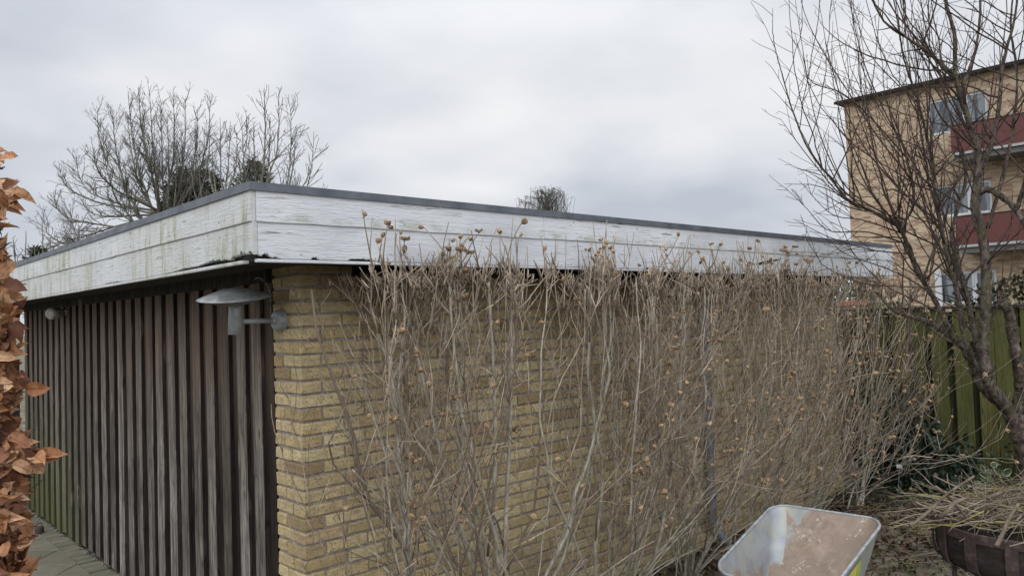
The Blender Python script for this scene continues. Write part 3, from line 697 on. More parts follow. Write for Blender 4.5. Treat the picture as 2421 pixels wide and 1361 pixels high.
def hibiscus(bx, by, nst, label, seed, dens=1.0, spread=0.30, out=0.42, topz=2.03, extra=(), xlo=-0.12, podn=26, fmax=-1.15, nshoot=5):
    r = np.random.default_rng(seed); t = thing('hibiscus_shrub', label, 'shrub', (bx, by, 0), GROUP_H)
    tw = []; ends = []; tips = []
    stems = []
    for s_ in range(nst):
        b = np.array([bx + r.normal(0, 0.07), by + r.normal(0, 0.05), -0.02]); o_ = -abs(r.uniform(-0.12, out)) if r.random() < .75 else -r.uniform(out * .6, out * 1.5)
        tx = r.normal(0.03, spread); H = topz + 0.15
        tgt = np.array([min(bx + tx, 5.75), np.clip(by + o_, fmax, -0.05), H]); bow = np.array([tx * r.uniform(0.4, 1.2), o_ * r.uniform(0.35, 0.7), 0])
        P = np.array([b + (tgt - b) * np.array([q, q, q]) + bow * math.sin(math.pi * q) * 0.55 for q in np.linspace(0, 1, 14)])
        P[1:, :2] += np.cumsum(r.normal(0, 0.017, (13, 2)), 0); P[:, 0] = np.minimum(P[:, 0], 5.88 + .06 * r.random()); stems.append((P, r.uniform(0.004, 0.0105) * (1 if r.random() < .8 else 1.6), True))
    for pts, r0 in extra: stems.append((smooth_line(pts, 14), r0, False))
    sec = []
    def emit(P, Rr, keepfree=False):
        P = inwall(P.copy()); P[:, 0] = np.maximum(P[:, 0], xlo)
        zt = topz + r.normal(0, 0.035); Q, RR, was = cut(P, Rr, zt)
        return Q, RR, was
    for P, r0, cutit in stems:
        Rr = np.linspace(r0, r0 * 0.42, len(P)); Q, RR, was = emit(P, Rr)
        if Q is None: continue
        Qs = smooth_line(Q, 40); m = MB(); m.tubes([(Qs, np.interp(np.linspace(0, 13, 40), np.arange(14), RR) * (1 + .07 * np.sin(np.arange(40) * 2.4 + r.random() * 6)))], 9, rough=.03); m.build('stem', 'hibiscus_bark', t)
        sec.append((Q, RR, was))
        for _ in range(r.integers(2, 4)):
            i = r.integers(2, 11); d0 = Q[min(i + 1, 13)] - Q[i]; d = unit(side_dir(d0, r.uniform(0.35, 0.8), r) * [1.3, .8, 1] + [0, 0, 0.32])
            L = max(0.25, (topz + 0.1 - Q[i][2]) * r.uniform(0.7, 1.15)); rr = RR[i] * r.uniform(0.45, 0.75)
            B = branch(Q[i], d, L, rr, rr * 0.4, 9, 0.15, 0.12, r); q2, R2, w2 = emit(*B)
            if q2 is None: continue
            tw.append((q2, R2)); sec.append((q2, R2, w2))
            for _ in range(r.integers(1, 3)):
                j = r.integers(1, 6); d = unit(side_dir(q2[j + 1] - q2[j], r.uniform(0.4, 0.9), r) + [0, 0, 0.25]); L = max(0.15, (topz + 0.1 - q2[j][2]) * r.uniform(0.4, 1.0)); rr = max(0.0022, R2[j] * 0.55)
                B = branch(q2[j], d, L, rr, rr * 0.5, 7, 0.16, 0.12, r); q3, R3, w3 = emit(*B)
                if q3 is not None: tw.append((q3, R3)); sec.append((q3, R3, w3))
    # forks crowding below the clipped top
    for P, Rr, was in list(sec):
        if not was: continue
        for _ in range(r.integers(2, 6)):
            j = r.integers(len(P) // 2, len(P) - 1)
            if P[j][2] < 1.66: continue
            rr = max(.0032, Rr[j] * .75); B = branch(P[j], unit(side_dir(P[j + 1] - P[j], r.uniform(.4, .95), r) + [0, 0, .3]), r.uniform(.15, .45), rr, rr * .6, 6, .16, .14, r); q4, R4, w4 = emit(*B)
            if q4 is not None: tw.append((q4, R4)); sec.append((q4, R4, w4))
    # twigs
    for P, Rr, was in sec:
        L = np.linalg.norm(np.diff(P, axis=0), axis=1).sum()
        for _ in range(int(L * 3.4 * dens + r.random())):
            x = (0.15 + 0.85 * r.random()) * (len(P) - 1); i = min(int(x), len(P) - 2); p = P[i] + (P[i + 1] - P[i]) * (x - i)
            l = r.uniform(0.04, 0.28) * (0.7 if p[2] > 1.7 else 1.0); d = unit(side_dir(P[i + 1] - P[i], r.uniform(0.4, 1.1), r) + [0, -0.1, 0.22])
            q, Rq = branch(p, d, l, r.uniform(0.0014, 0.0027), 0.0011, 5, 0.16, 0.05, r); q = inwall(q)
            q[:, 0] = np.maximum(q[:, 0], xlo - 0.1)
            if q[-1][0] > 5.85 and r.random() < .75: continue
            if q[-1][2] > topz + 0.06: continue
            tw.append((q, Rq)); ends.append((q[-1], q[-1] - q[-2]))
            if r.random() < 0.3:
                q2 = branch(q[2], side_dir(q[3] - q[2], .7, r), l * .5, 0.002, 0.0012, 4, .15, .05, r); q2 = (inwall(q2[0]), q2[1]); tw.append(q2); ends.append((q2[0][-1], q2[0][-1] - q2[0][-2]))
        if was:          # pruned head: a knuckle with many short shoots
            e = P[-1]
            for _ in range(r.integers(4, 9)):
                d = unit([r.normal(0, .5), r.normal(-.05, .45), 1]); l = r.uniform(0.02, 0.11) if r.random() < 0.88 else r.uniform(0.12, 0.30)
                q, Rq = branch(e + r.normal(0, 0.012, 3) - [0, 0, r.uniform(0, .05)], d, l, r.uniform(.003, .0048), 0.002, 4, 0.12, 0.05, r); q = inwall(q)
                if q[-1][2] > 2.09 and e[1] < -0.40: q[:, 1] = np.where(q[:, 2] > 2.07, np.minimum(q[:, 1], -0.47), q[:, 1])
                if q[-1][2] > 2.09 and e[1] >= -0.40: continue       # would grow into the eaves
                tw.append((q, Rq)); (tips if q[-1][2] > topz + 0.1 else ends).append((q[-1], q[-1] - q[-2]))
    for _ in range(nshoot):          # tall unpruned shoots rising in front of the fascia
        p = np.array([bx + r.uniform(-0.42, 0.42), -r.uniform(0.5, 0.72), 1.88]); h = r.uniform(0.25, 0.5) ** 1.0
        q, Rq = branch(p, unit([r.normal(0.05, .16), r.normal(0, .05), 1]), h, 0.0036, 0.0018, 7, 0.05, 0.03, r); q[:, 1] = np.minimum(q[:, 1], -.47); tw.append((q, Rq))
        if r.random() < .75: tips.append((q[-1], q[-1] - q[-2]))
        for _ in range(r.integers(0, 3)):
            j = r.integers(2, 5); B = branch(q[j], unit([r.normal(0, .5), 0, 1]), r.uniform(.05, .14), .0024, .0016, 4, .06, .05, r); B[0][:, 1] = np.minimum(B[0][:, 1], -.465); tw.append(B)
            if r.random() < .6: tips.append((B[0][-1], B[0][-1] - B[0][-2]))
    mb = MB(); mb.tubes(tw, 5); mb.build('crown', 'hibiscus_twig', t)
    r.shuffle(ends)
    hi_ = [e for e in ends if e[0][2] > 1.85]; lo_ = sorted([e for e in ends if 0.35 < e[0][2] <= 1.85], key=lambda e: e[0][1] - .15 * r.random())
    for e in tips[:14] + hi_[:podn * 2 // 3] + lo_[:podn * 2:2] + lo_[podn * 2:podn * 5:5]:
        add_pod(t, e[0], e[1], r)
    return t
# bases follow the wall; the first one is the open shrub by the brick corner
E0 = [  # hand-placed limbs of the open first shrubs (base .. tip)
    ([[0.42, -0.30, 0], [0.40, -0.30, 0.6], [0.37, -0.29, 1.1], [0.345, -0.28, 1.5], [0.33, -0.28, 1.62]], 0.021),
    ([[0.34, -0.28, 1.56], [0.40, -0.33, 1.7], [0.47, -0.38, 1.88], [0.50, -0.42, 2.1]], 0.011),
    ([[0.345, -0.28, 1.58], [0.29, -0.3, 1.68], [0.22, -0.32, 1.85], [0.17, -0.33, 2.0]], 0.008),
    ([[0.345, -0.28, 1.5], [0.38, -0.2, 1.66], [0.40, -0.16, 1.85], [0.38, -0.14, 2.1]], 0.009),
]
names = ['open sparse pod-bearing shrub nearest the wall lamp, with one thick upright stem',
 'second hibiscus shrub from the brick corner, its grey limbs fanning low toward the lamp',
 'third hibiscus shrub from the brick corner, clipped level under the fascia',
 'fourth hibiscus shrub from the brick corner, just before the grey downpipe',
 'hibiscus shrub rooted beside the grey downpipe, stems crossing in front of it',
 'second hibiscus shrub from the far end of the brick wall, just beyond the downpipe',
 'last hibiscus shrub at the far brick corner, long shoots arching toward the green fence']
xs_ = [0.42, 1.12, 1.85, 2.65, 3.5, 4.4, 5.3]
for i, (x, nm) in enumerate(zip(xs_, names)):
    kw = dict(dens=(.6, 1.0, 1.0, 1.0, .95, .85, .7)[i], spread=0.42 if i else 0.2, out=(0.28 if i < 2 else 0.42), topz=(2.04 if i < 5 else (2.0, 1.94)[i - 5]), fmax=(-1.15 if i < 5 else (-.75, -.55)[i - 5]))
    nst = (3, 8, 10, 9, 8, 7, 4)[i]; ex = []
    r_ = np.random.default_rng(100 + i)
    if i == 0:
        ex = list(E0)
        for tip in ([-0.05, -0.35, 1.45], [0.0, -0.45, 1.2], [-0.1, -0.5, .95], [0.02, -0.3, 1.75], [-0.12, -0.45, 0.75], [0.1, -.2, 1.85], [-.02, -.55, .6]):
            ex.append(([[0.42 + r_.normal(0, .05), -.32, 0], [0.36, -.35, tip[2] * .42], [(0.36 + tip[0]) / 2 + .03, tip[1], tip[2] * .78], tip], 0.006))
    elif i == 1:
        for tip, r0 in (([0.32, -0.5, 1.72], .014), ([0.55, -0.35, 2.2], .013), ([0.12, -0.55, 1.3], .011), ([0.78, -0.5, 2.2], .016), ([1.0, -.45, 2.2], .015), ([0.05, -.6, .8], .009), ([0.2, -.7, 1.0], .010), ([0.0, -.5, .55], .007), ([0.3, -.8, .7], .008), ([0.45, -.3, 1.55], .010)):
            ex.append(([[1.0 + r_.normal(0, .05), -.33, 0], [0.95 + (tip[0] - 1) * .3, -.38, tip[2] * .3], [1 + (tip[0] - 1) * .7, tip[1] * .9, tip[2] * .62], tip], r0))
    if i >= 2:        # long outward arching rods on the garden side
        for _ in range((0, 0, 7, 7, 7, 4, 2)[i]):
            o_ = r_.uniform(0.25, (0, 0, .5, .5, .55, .42, .3)[i]); tz = r_.uniform(0.6, 1.8); tx = min(x + r_.normal(0.12, 0.3), 5.8)
            ex.append(([[x, -.35, 0], [x + .3 * (tx - x), -.35 - .35 * o_, tz * .35], [x + .75 * (tx - x), -.33 - .75 * o_, tz * .72], [tx, -.35 - o_, tz]], r_.uniform(.0035, .007)))
    if i >= 1:
        for _ in range(7 if i < 6 else 3):
            o_ = r_.uniform(.2, .42); tz = r_.uniform(.25, .85); tx = min(x + r_.normal(0.1, .4), 5.8)
            ex.append(([[x, -.35, 0], [x + .4 * (tx - x), -.35 - .4 * o_, tz * .55], [x + .75 * (tx - x), -.35 - .75 * o_, tz * .85], [tx, -.35 - o_, tz]], r_.uniform(.0035, .006)))
    if i == 6:
        for _ in range(4):
            ty = -r_.uniform(.2, .6); tz = r_.uniform(1.0, 1.85); ex.append(([[5.4, -.35, 0], [5.6, -.4, tz * .4], [5.8, (-.4 + ty) / 2, tz * .75], [6.0 + r_.uniform(-.1, .2), ty, tz]], r_.uniform(.006, .01)))
    hibiscus(x, -0.32, nst, nm, 40 + i, extra=ex, podn=18 if i == 0 else 30, nshoot=(2, 10, 12, 9, 9, 8, 4)[i], **kw)

# ------------------------------------------------------------------ green fence
fn = thing('timber_fence', 'algae-green timber fence of wide upright boards behind the fruit tree', 'fence', (6.7, -0.6, 0))
FX = 6.7; rf_ = np.random.default_rng(9)
gaps_y = [-0.16, -0.38, -0.60, -0.83]
mb = MB(); y = 0.42; k = 0
while y > -4.6:
    wd = 0.148 if k % 4 else 0.16; mb.box((FX - 0.002 + rf_.normal(0, .002), y - wd, 0.06 + rf_.normal(0, .006)), (FX + 0.018, y, 1.765 + rf_.normal(0, .003)), 0.002, jit=0.0012); y -= wd + (0.062 if k % 4 != 3 else 0.006); k += 1
mb.build('front_boards', 'fence_wood', fn)
mb = MB(); y = 0.5
while y > -4.6: mb.box((FX + 0.055, y - 0.103, 0.1), (FX + 0.073, y, 1.74), 0.002); y -= 0.106
mb.build('rear_boards', 'fence_back_wood', fn)
for z0, z1 in ((0.11, 0.235), (1.44, 1.585)):
    mb = MB(); mb.box((FX + 0.019, -4.7, z0), (FX + 0.054, 0.45, z1), 0.002); mb.build('rail', 'fence_wood', fn)
mb = MB(); mb.box((FX - 0.03, -4.7, 1.768), (FX + 0.09, 0.45, 1.795), 0.004); mb.build('capping', 'dark_wood', fn)
for y in (0.47, -1.33, -3.13, -4.7):
    mb = MB(); mb.box((FX + 0.02, y - 0.045, 0), (FX + 0.11, y + 0.045, 1.766), 0.003); mb.build('post', 'fence_back_wood', fn)

# ------------------------------------------------------------------ fruit tree, multi-stemmed
ft = thing('fruit_tree', 'bare many-stemmed fruit tree in front of the green fence', 'tree', (4.68, -1.98, 0))
def L3(px): return np.array([pt(u, v, d) for u, v, d in px])
rt = np.random.default_rng(77)
FORK = (2392, 975, 5.45)
mb = MB(); P = smooth_line(L3([(2475, 1330, 5.4), (2462, 1220, 5.4), (2440, 1110, 5.42), (2415, 1030, 5.44), FORK]), 60); 
mb.tubes([(P, np.linspace(0.085, 0.062, 60))], 22, rough=.05); mb.build('trunk', 'fruit_bark', ft)
limbs = [
 ([FORK, (2345, 935, 5.5), (2312, 895, 5.55), (2297, 850, 5.6), (2272, 812, 5.7), (2240, 788, 5.8), (2205, 765, 5.9), (2168, 752, 6.0), (2120, 738, 6.1), (2092, 712, 6.2), (2072, 690, 6.25)], .046, .008),
 ([(2252, 797, 5.76), (2228, 745, 5.8), (2205, 700, 5.85), (2182, 662, 5.9), (2160, 622, 5.9), (2140, 565, 5.9), (2118, 530, 5.9), (2060, 498, 5.95), (2010, 478, 6.0), (1967, 425, 6.0), (1915, 358, 6.0), (1876, 268, 6.0), (1852, 186, 6.0), (1829, 95, 6.0), (1827, 19, 6.0)], .024, .002),
 ([(2170, 640, 5.9), (2152, 590, 5.9), (2134, 540, 5.8), (2160, 480, 5.75), (2150, 400, 5.7), (2120, 300, 5.7), (2085, 220, 5.7)], .018, .004),
 ([(2302, 870, 5.57), (2290, 825, 5.5), (2277, 780, 5.5), (2268, 720, 5.5), (2255, 655, 5.5), (2236, 590, 5.55), (2224, 525, 5.6), (2211, 459, 5.6), (2205, 392, 5.6), (2190, 320, 5.6), (2170, 240, 5.6), (2140, 150, 5.6), (2120, 40, 5.6), (2100, -80, 5.6)], .024, .004),
 ([(2335, 900, 5.5), (2310, 810, 5.6), (2293, 740, 5.65), (2281, 682, 5.7), (2264, 620, 5.7), (2250, 560, 5.7), (2262, 500, 5.7), (2282, 430, 5.7), (2275, 350, 5.7)], .027, .010),
 ([FORK, (2350, 925, 5.4), (2333, 885, 5.38), (2325, 800, 5.35), (2332, 700, 5.3), (2331, 620, 5.3), (2322, 560, 5.3), (2305, 485, 5.3), (2311, 425, 5.3), (2312, 363, 5.3), (2298, 311, 5.3), (2283, 263, 5.3), (2268, 215, 5.3), (2259, 177, 5.3), (2257, 84, 5.3), (2240, 20, 5.3), (2225, -80, 5.3)], .048, .010),
 ([(2259, 180, 5.3), (2228, 155, 5.3), (2190, 120, 5.3), (2140, 88, 5.3), (2090, 50, 5.3), (2060, -10, 5.3), (2050, -60, 5.3)], .016, .005),
 ([(2270, 220, 5.3), (2300, 140, 5.3), (2315, 60, 5.3), (2320, -60, 5.3)], .014, .006),
 ([(2400, 985, 5.45), (2412, 930, 5.4), (2411, 890, 5.35), (2402, 840, 5.3), (2393, 785, 5.3), (2386, 740, 5.3), (2372, 712, 5.3)], .042, .036),
 ([(2311, 456, 5.3), (2338, 448, 5.25), (2370, 466, 5.2), (2400, 492, 5.1), (2425, 535, 5.0), (2450, 600, 4.95), (2490, 640, 4.9), (2520, 600, 4.85), (2560, 500, 4.8)], .027, .008),
 ([(2318, 400, 5.3), (2345, 340, 5.25), (2362, 250, 5.2), (2372, 150, 5.2), (2400, 40, 5.2), (2410, -80, 5.2)], .020, .006),
 ([(2402, 500, 5.1), (2425, 420, 5.0), (2440, 300, 5.0), (2430, 150, 5.0), (2450, 0, 5.0)], .016, .006),
 ([(2335, 540, 5.3), (2370, 420, 5.3), (2395, 300, 5.3), (2405, 180, 5.3), (2390, 60, 5.3), (2402, -60, 5.3)], .015, .005),
 ([(2180, 665, 5.9), (2200, 610, 6.0), (2230, 540, 6.1), (2250, 450, 6.1), (2290, 380, 6.1), (2330, 300, 6.1)], .012, .005),
]
fl = []; limb_polys = []
for px, ra, rb in limbs:
    ra *= .88; rb *= .85; n = (14 if ra > .02 else 7) * len(px); P = smooth_line(L3(px), n); kn = 1 + .16 * np.exp(-((np.arange(n)[:, None] - rt.uniform(0, n, 5)[None]) / 2.2) ** 2).sum(1); P[1:-1] += rt.normal(0, 0.0012, (n - 2, 3)); Rr = np.linspace(ra, rb, n) * kn * (1 + .05 * np.sin(np.arange(n) * .7 + ra * 99)); limb_polys.append((P, Rr))
    m = MB(); m.tubes([(P, Rr)], 18 if ra > .02 else 9, rough=.045); m.build('limb', 'fruit_bark', ft)
# long whippy shoots: from the limbs outward and then up
def shoot(p, tip, r0, side=True, bow=0.25):
    p = np.array(p); tip = np.array(tip); D = tip - p; hz = D * [1, 1, 0]; n = 14
    q = np.linspace(0, 1, n)[:, None]; P = p + D * q + (hz * 0.8 - np.array([0, 0, np.linalg.norm(D) * .28])) * bow * np.sin(np.pi * q)
    P[1:] += np.cumsum(rt.normal(0, 0.008, (n - 1, 3)), 0); Rr = np.linspace(r0, 0.0017, n); fl.append((P, Rr))
    if side: ramify(fl, P, Rr, np.linalg.norm(D), 0, [(5.0, .08, .30, .45, .95, .05, .08, .12, 5, .0018), (2.4, .15, .45, .4, .9, .0, .1, .2, 4, .0015)], rt)
starts = []
for li, wt in ((1, 6), (2, 5), (3, 8), (4, 5), (5, 5), (6, 3), (0, 3), (10, 3), (11, 2), (12, 2), (13, 3)):
    P, Rr = limb_polys[li]
    for _ in range(int(wt * 2.3)): i = rt.integers(int(len(P) * .2), int(len(P) * .85)); starts.append((P[i], Rr[i]))
cc = RW @ np.array([0, 0, 1.0])
for P0, r0 in starts:
    rel = RW.T @ (P0 - CAM); u0 = rel[0] / rel[2] * FPX + CX; v0 = rel[1] / rel[2] * FPX + CY
    L = rt.uniform(250, 620); ang = rt.normal(-0.26, 0.36)
    u1 = np.clip(u0 + L * math.sin(ang), 1860 + rt.uniform(0, 130), 2700); v1 = v0 - L * math.cos(ang)
    shoot(P0, pt(u1, v1, rel[2] + rt.normal(0, .45)), min(r0 * .6, rt.uniform(.0045, .0085)))
# the outermost arching shoots on the open side, against the sky
for a in ([(2095, 508, 5.95), (2010, 452, 6.0), (1960, 372, 6.1), (1925, 270, 6.1), (1900, 130, 6.1), (1880, 0, 6.1)],
          [(2060, 498, 5.95), (1990, 462, 5.9), (1935, 400, 5.9), (1880, 330, 5.9), (1847, 283, 5.9)],
          [(2130, 550, 5.9), (2040, 520, 5.8), (1965, 505, 5.8), (1890, 428, 5.8)],
          [(2140, 575, 5.9), (2050, 548, 5.9), (1960, 545, 5.9), (1905, 490, 5.9), (1860, 447, 5.9)],
          [(2150, 600, 5.9), (2060, 590, 5.9), (1960, 560, 5.9), (1875, 517, 5.9)],
          [(2200, 690, 5.9), (2110, 640, 6.3), (2000, 600, 6.4), (1950, 555, 6.4)],
          [(2160, 430, 5.7), (2080, 330, 5.7), (2020, 240, 5.7), (1950, 130, 5.7), (1905, 40, 5.7), (1885, -40, 5.7)],
          [(2180, 420, 5.6), (2110, 300, 5.6), (2050, 170, 5.6), (2020, 60, 5.6), (2000, -50, 5.6)],
          [(2150, 380, 5.7), (2060, 280, 5.7), (1990, 220, 5.7), (1915, 190, 5.7), (1895, 100, 5.7)]):
    P = smooth_line(L3(a), 18); Rr = np.linspace(.0065, .0018, 18); fl.append((P, Rr)); ramify(fl, P, Rr, 1.6, 0, [(7, .08, .3, .4, .9, .04, .08, .1, 5, .0021), (3, .15, .4, .4, .9, 0, .1, .2, 4, .0018)], rt)
for P, Rr in limb_polys: ramify(fl, P, np.minimum(Rr, .011), np.linalg.norm(np.diff(P, axis=0), axis=1).sum(), 0, [(6, .10, .30, .5, 1.2, .05, .1, .15, 6, .0022), (3, .15, .45, .4, .9, .0, .1, .2, 4, .0019)], rt)
mb = MB(); mb.tubes(fl, 5); mb.build('crown', 'fruit_twig', ft)

# slim sapling between the fence and the fruit tree
sp = thing('sapling', 'thin dark upright sapling standing close against the green fence', 'tree', onz(2180, 1165, 0))
b = np.array(sp.location); m = MB(); P = smooth_line([b, b + [-.02, .02, .5], b + [0.02, .03, 1.0], b + [0.03, .05, 1.5], b + [.05, .02, 2.1]], 20); m.tubes([(P, np.linspace(.019, .009, 20))], 8); m.build('trunk', 'fruit_bark', sp)
q = []; A_ = smooth_line([b + [-.05, -.06, .05], b + [-.1, -.14, .3], b + [-.12, -.3, .55], b + [-.1, -.34, .85]], 12); q.append((A_, np.linspace(.012, .006, 12)))
ramify(q, P, np.linspace(.02, .008, 20), 2.1, 0, [(7, .1, .35, .4, .9, .05, .1, .3, 6, .0025), (4, .2, .5, .4, .9, 0, .1, .2, 4, .002)], rt)
m = MB(); m.tubes(q, 5); m.build('crown', 'fruit_twig', sp)

# ------------------------------------------------------------------ wheelbarrow
def m_tray(g):
    o = g.obj(); n = g.noise(o, 7, 5, 0.62, 0.3); f = g.noise(o, 16, 5, 0.6, .5); big = g.noise(o, 3.2, 3, 0.55); a = g.n('ShaderNodeAttribute', attribute_name='edge').outputs['Fac']
    galv = g.mix(g.range(n, 0.35, 0.65), (0.20, 0.225, 0.245), (0.31, 0.335, 0.355)); galv = g.mix(g.range(g.noise(g.scale(o, (9, 9, 3)), 1, 4), .44, .6, 0, .8), galv, (0.33, 0.325, 0.265))
    rust = g.ramp(f, [(0.25, (0.16, 0.115, 0.085)), (0.5, (0.235, 0.175, 0.135)), (0.75, (0.33, 0.26, 0.205))]); rust = g.mix(g.range(big, .4, .6, 0, .6), rust, (0.22, 0.165, 0.13))
    sed = g.range(g.math('MULTIPLY', g.range(g.noise(o, 9, 4, .6, .8), .5, .62), g.range(g.noise(o, 42, 4, .7, 1.2), .5, .62)), .3, 1.0); rust = g.mix(g.math('MULTIPLY', sed, .8), rust, (0.56, 0.48, 0.38))
    k = g.range(g.math('ADD', g.math('ADD', a, g.math('MULTIPLY', g.math('SUBTRACT', big, 0.5), 1.5)), g.math('MULTIPLY', g.math('SUBTRACT', f, 0.5), 0.7)), 0.42, 0.54, 0, .95)
    return dict(col=g.mix(k, galv, rust), rough=g.mix(k, (0.42,) * 3, (0.8,) * 3), metal=g.math('MULTIPLY', g.math('SUBTRACT', 1.0, k), 0.12), normal=g.bump(g.math('ADD', g.math('MULTIPLY', f, k), g.math('MULTIPLY', n, .3)), 0.2, 0.003))
mat('barrow_tray', m_tray)
mat('rubber', lambda g: dict(col=(0.02, 0.02, 0.02), rough=0.8)); mat('green_paint', lambda g: dict(col=g.mix(g.range(g.noise(g.scale(g.obj(), (18, 18, 5)), 1, 3), .42, .58), (0.20, 0.33, 0.03), (0.55, 0.5, 0.12)), rough=0.5))
FL = onz(1830, 1192, .76); FR = onz(2090, 1230, .76); NL = onz(1688, 1345, .66); NR = onz(1930, 1440, .66)
wb = thing('wheelbarrow', 'galvanised wheelbarrow with a rust-stained tray standing before the hibiscus', 'wheelbarrow', ((FL + NR) / 2) * [1, 1, 0])
def bil(s_, t_, A, B, Cc, D): return A * (1 - s_) * (1 - t_) + B * s_ * (1 - t_) + Cc * s_ * t_ + D * (1 - s_) * t_
def rrect(nc, rc, k=8):
    out = []
    for cx_, cy_, a0 in ((1 - rc[0], 1 - rc[1], 0), (rc[0], 1 - rc[1], 90), (rc[0], rc[1], 180), (1 - rc[0], rc[1], 270)):
        for i in range(k + 1): a = R_(a0 + 90 * i / k); out.append((cx_ + rc[0] * math.cos(a), cy_ + rc[1] * math.sin(a)))
        nx_ = {0: (rc[0], 1.0), 90: (0.0, rc[1]), 180: (1 - rc[0], 0.0), 270: (1.0, 1 - rc[1])}[a0]; p0 = out[-1]
        for q in range(1, 10): out.append((p0[0] + (nx_[0] - p0[0]) * q / 10, p0[1] + (nx_[1] - p0[1]) * q / 10))
    return out
# s across (left to right), t from the near end (0) to the far end (1)
def ringpts(scale_s, s_c, t0, t1, drop, rc=(0.16, 0.12)):
    out = []
    for a, b_ in rrect(0, rc):
        s_ = s_c + (a - 0.5) * scale_s; t_ = t0 + (t1 - t0) * b_; out.append(bil(s_, t_, NL, NR, FR, FL) + [0, 0, -drop])
    return np.array(out)
prof = [(1.0, 0, 1.0, 0.0), (0.955, 0.02, 0.965, 0.045), (0.90, 0.05, 0.90, 0.12), (0.84, 0.09, 0.80, 0.20), (0.78, 0.14, 0.70, 0.265), (0.70, 0.20, 0.62, 0.295), (0.4, 0.3, .5, .30), (0.02, 0.4, 0.41, .30)]
rings = [ringpts(a, .5, b_, c_, d_) for a, b_, c_, d_ in prof]; kk = len(rings[0]); nr = len(rings)
edgeA = []
for i, rg in enumerate(rings):
    for (a, b_) in rrect(0, (.16, .12)):
        base = [0.40, .72, .84, .92, .98, 1, 1, 1][i]
        if b_ > .9: base += .45            # the far end is the rustiest
        if a < .12: base -= .55 * (1 if i < 5 else 0)
        if a > .9: base -= .12
        if b_ > .75 and a < .38: base -= .6 * min(1, (.38 - a) / .12) * (1 if i < 4 else 0)
        if b_ > .75 and a > .86: base -= .5 * (1 if i < 4 else 0)
        edgeA.append(min(1, max(0.001, base)))
F = np.array([[i * kk + j, i * kk + (j + 1) % kk, (i + 1) * kk + (j + 1) % kk, (i + 1) * kk + j] for i in range(nr - 1) for j in range(kk)])
mb = MB(); mb.add(np.concatenate(rings), [F], True, edgeA)
out_r = [ringpts(a + .015, .5, b_ - .008, c_ + .008, d_ + 0.004) for a, b_, c_, d_ in prof]; mb.add(np.concatenate(out_r), [F[:, ::-1]], True, [0.1] * (kk * nr)); mb.build('tray', 'barrow_tray', wb)
rim = ringpts(1.012, .5, -.006, 1.006, -.002); rim = np.vstack([rim, rim[:1]]); mb = MB(); mb.tubes([(smooth_line(rim, 240), np.full(240, 0.0075))], 8, cap=False); mb.build('rim', 'galvanised', wb)
# sticker on the right outer flank
def flank(t_, d_): s0 = np.interp(d_, [0, .045, .12, .2, .265], [1.0, .955, .90, .84, .78]); return bil(.5 + (s0 + .03) / 2, t_, NL, NR, FR, FL) + [0, 0, -d_ - .004]
V = [flank(t_, d_) for t_ in np.linspace(.25, .62, 8) for d_ in np.linspace(.03, .17, 5)]; mb = MB(); mb.add(V, [[[i * 5 + j, i * 5 + j + 1, (i + 1) * 5 + j + 1, (i + 1) * 5 + j] for i in range(7) for j in range(4)]]); mb.build('sticker', 'green_paint', wb)
ux = unit((FL - NL) * [1, 1, 0]); uy = unit((FR - FL) * [1, 1, 0]); cN = (NL + NR) / 2 * [1, 1, 0]; cF = (FL + FR) / 2 * [1, 1, 0]
fr = []
for sg in (-1, 1):
    fr.append((smooth_line([cF + ux * .12 + uy * sg * .05 + [0, 0, .2], cF - ux * .2 + uy * sg * .16 + [0, 0, .38], cN + ux * .2 + uy * sg * .22 + [0, 0, .34], cN - ux * .45 + uy * sg * .27 + [0, 0, .5]], 24), np.full(24, .014)))
    fr.append((smooth_line([cN + ux * .35 + uy * sg * .21 + [0, 0, .36], cN + ux * .3 + uy * sg * .24 + [0, 0, .015], cN + ux * .18 + uy * sg * .24 + [0, 0, .015], cN + ux * .12 + uy * sg * .22 + [0, 0, .35]], 20), np.full(20, .012)))
mb = MB(); mb.tubes(fr, 10); mb.build('frame', 'galvanised', wb)
for sg in (-1, 1):
    mb = MB(); mb.tubes([rod(cN - ux * .45 + uy * sg * .27 + [0, 0, .5], cN - ux * .57 + uy * sg * .28 + [0, 0, .53], .018)], 12); mb.build('grip', 'rubber', wb)
Mw = np.stack([ux, [0, 0, 1], uy], 1); wc = cF + ux * .14 + [0, 0, .19]
mb = MB(); mb.lathe([(.12, -.035), (.17, -.04), (.185, -.02), (.19, 0), (.185, .02), (.17, .04), (.12, .035)], 32, Mw, wc); wh = mb.build('wheel', 'rubber', wb)
mb = MB(); mb.lathe([(0, -.05), (.03, -.05), (.03, -.02), (.12, -.03), (.12, .03), (.03, .02), (.03, .05), (0, .05)], 24, Mw, wc); mb.build('rim', 'galvanised', wh) if False else mb.build('wheel_hub', 'galvanised', wb)
# the ring-shaped bolt head on the tray floor
bp = bil(.5, .52, NL, NR, FR, FL) + [0, 0, -.292]; mb = MB(); mb.lathe([(0, .0), (.012, .0), (.012, .005), (.007, .007), (0, .007)], 14, T=bp + [0, 0, -.004]); mb.build('bolt', 'galvanised', wb)

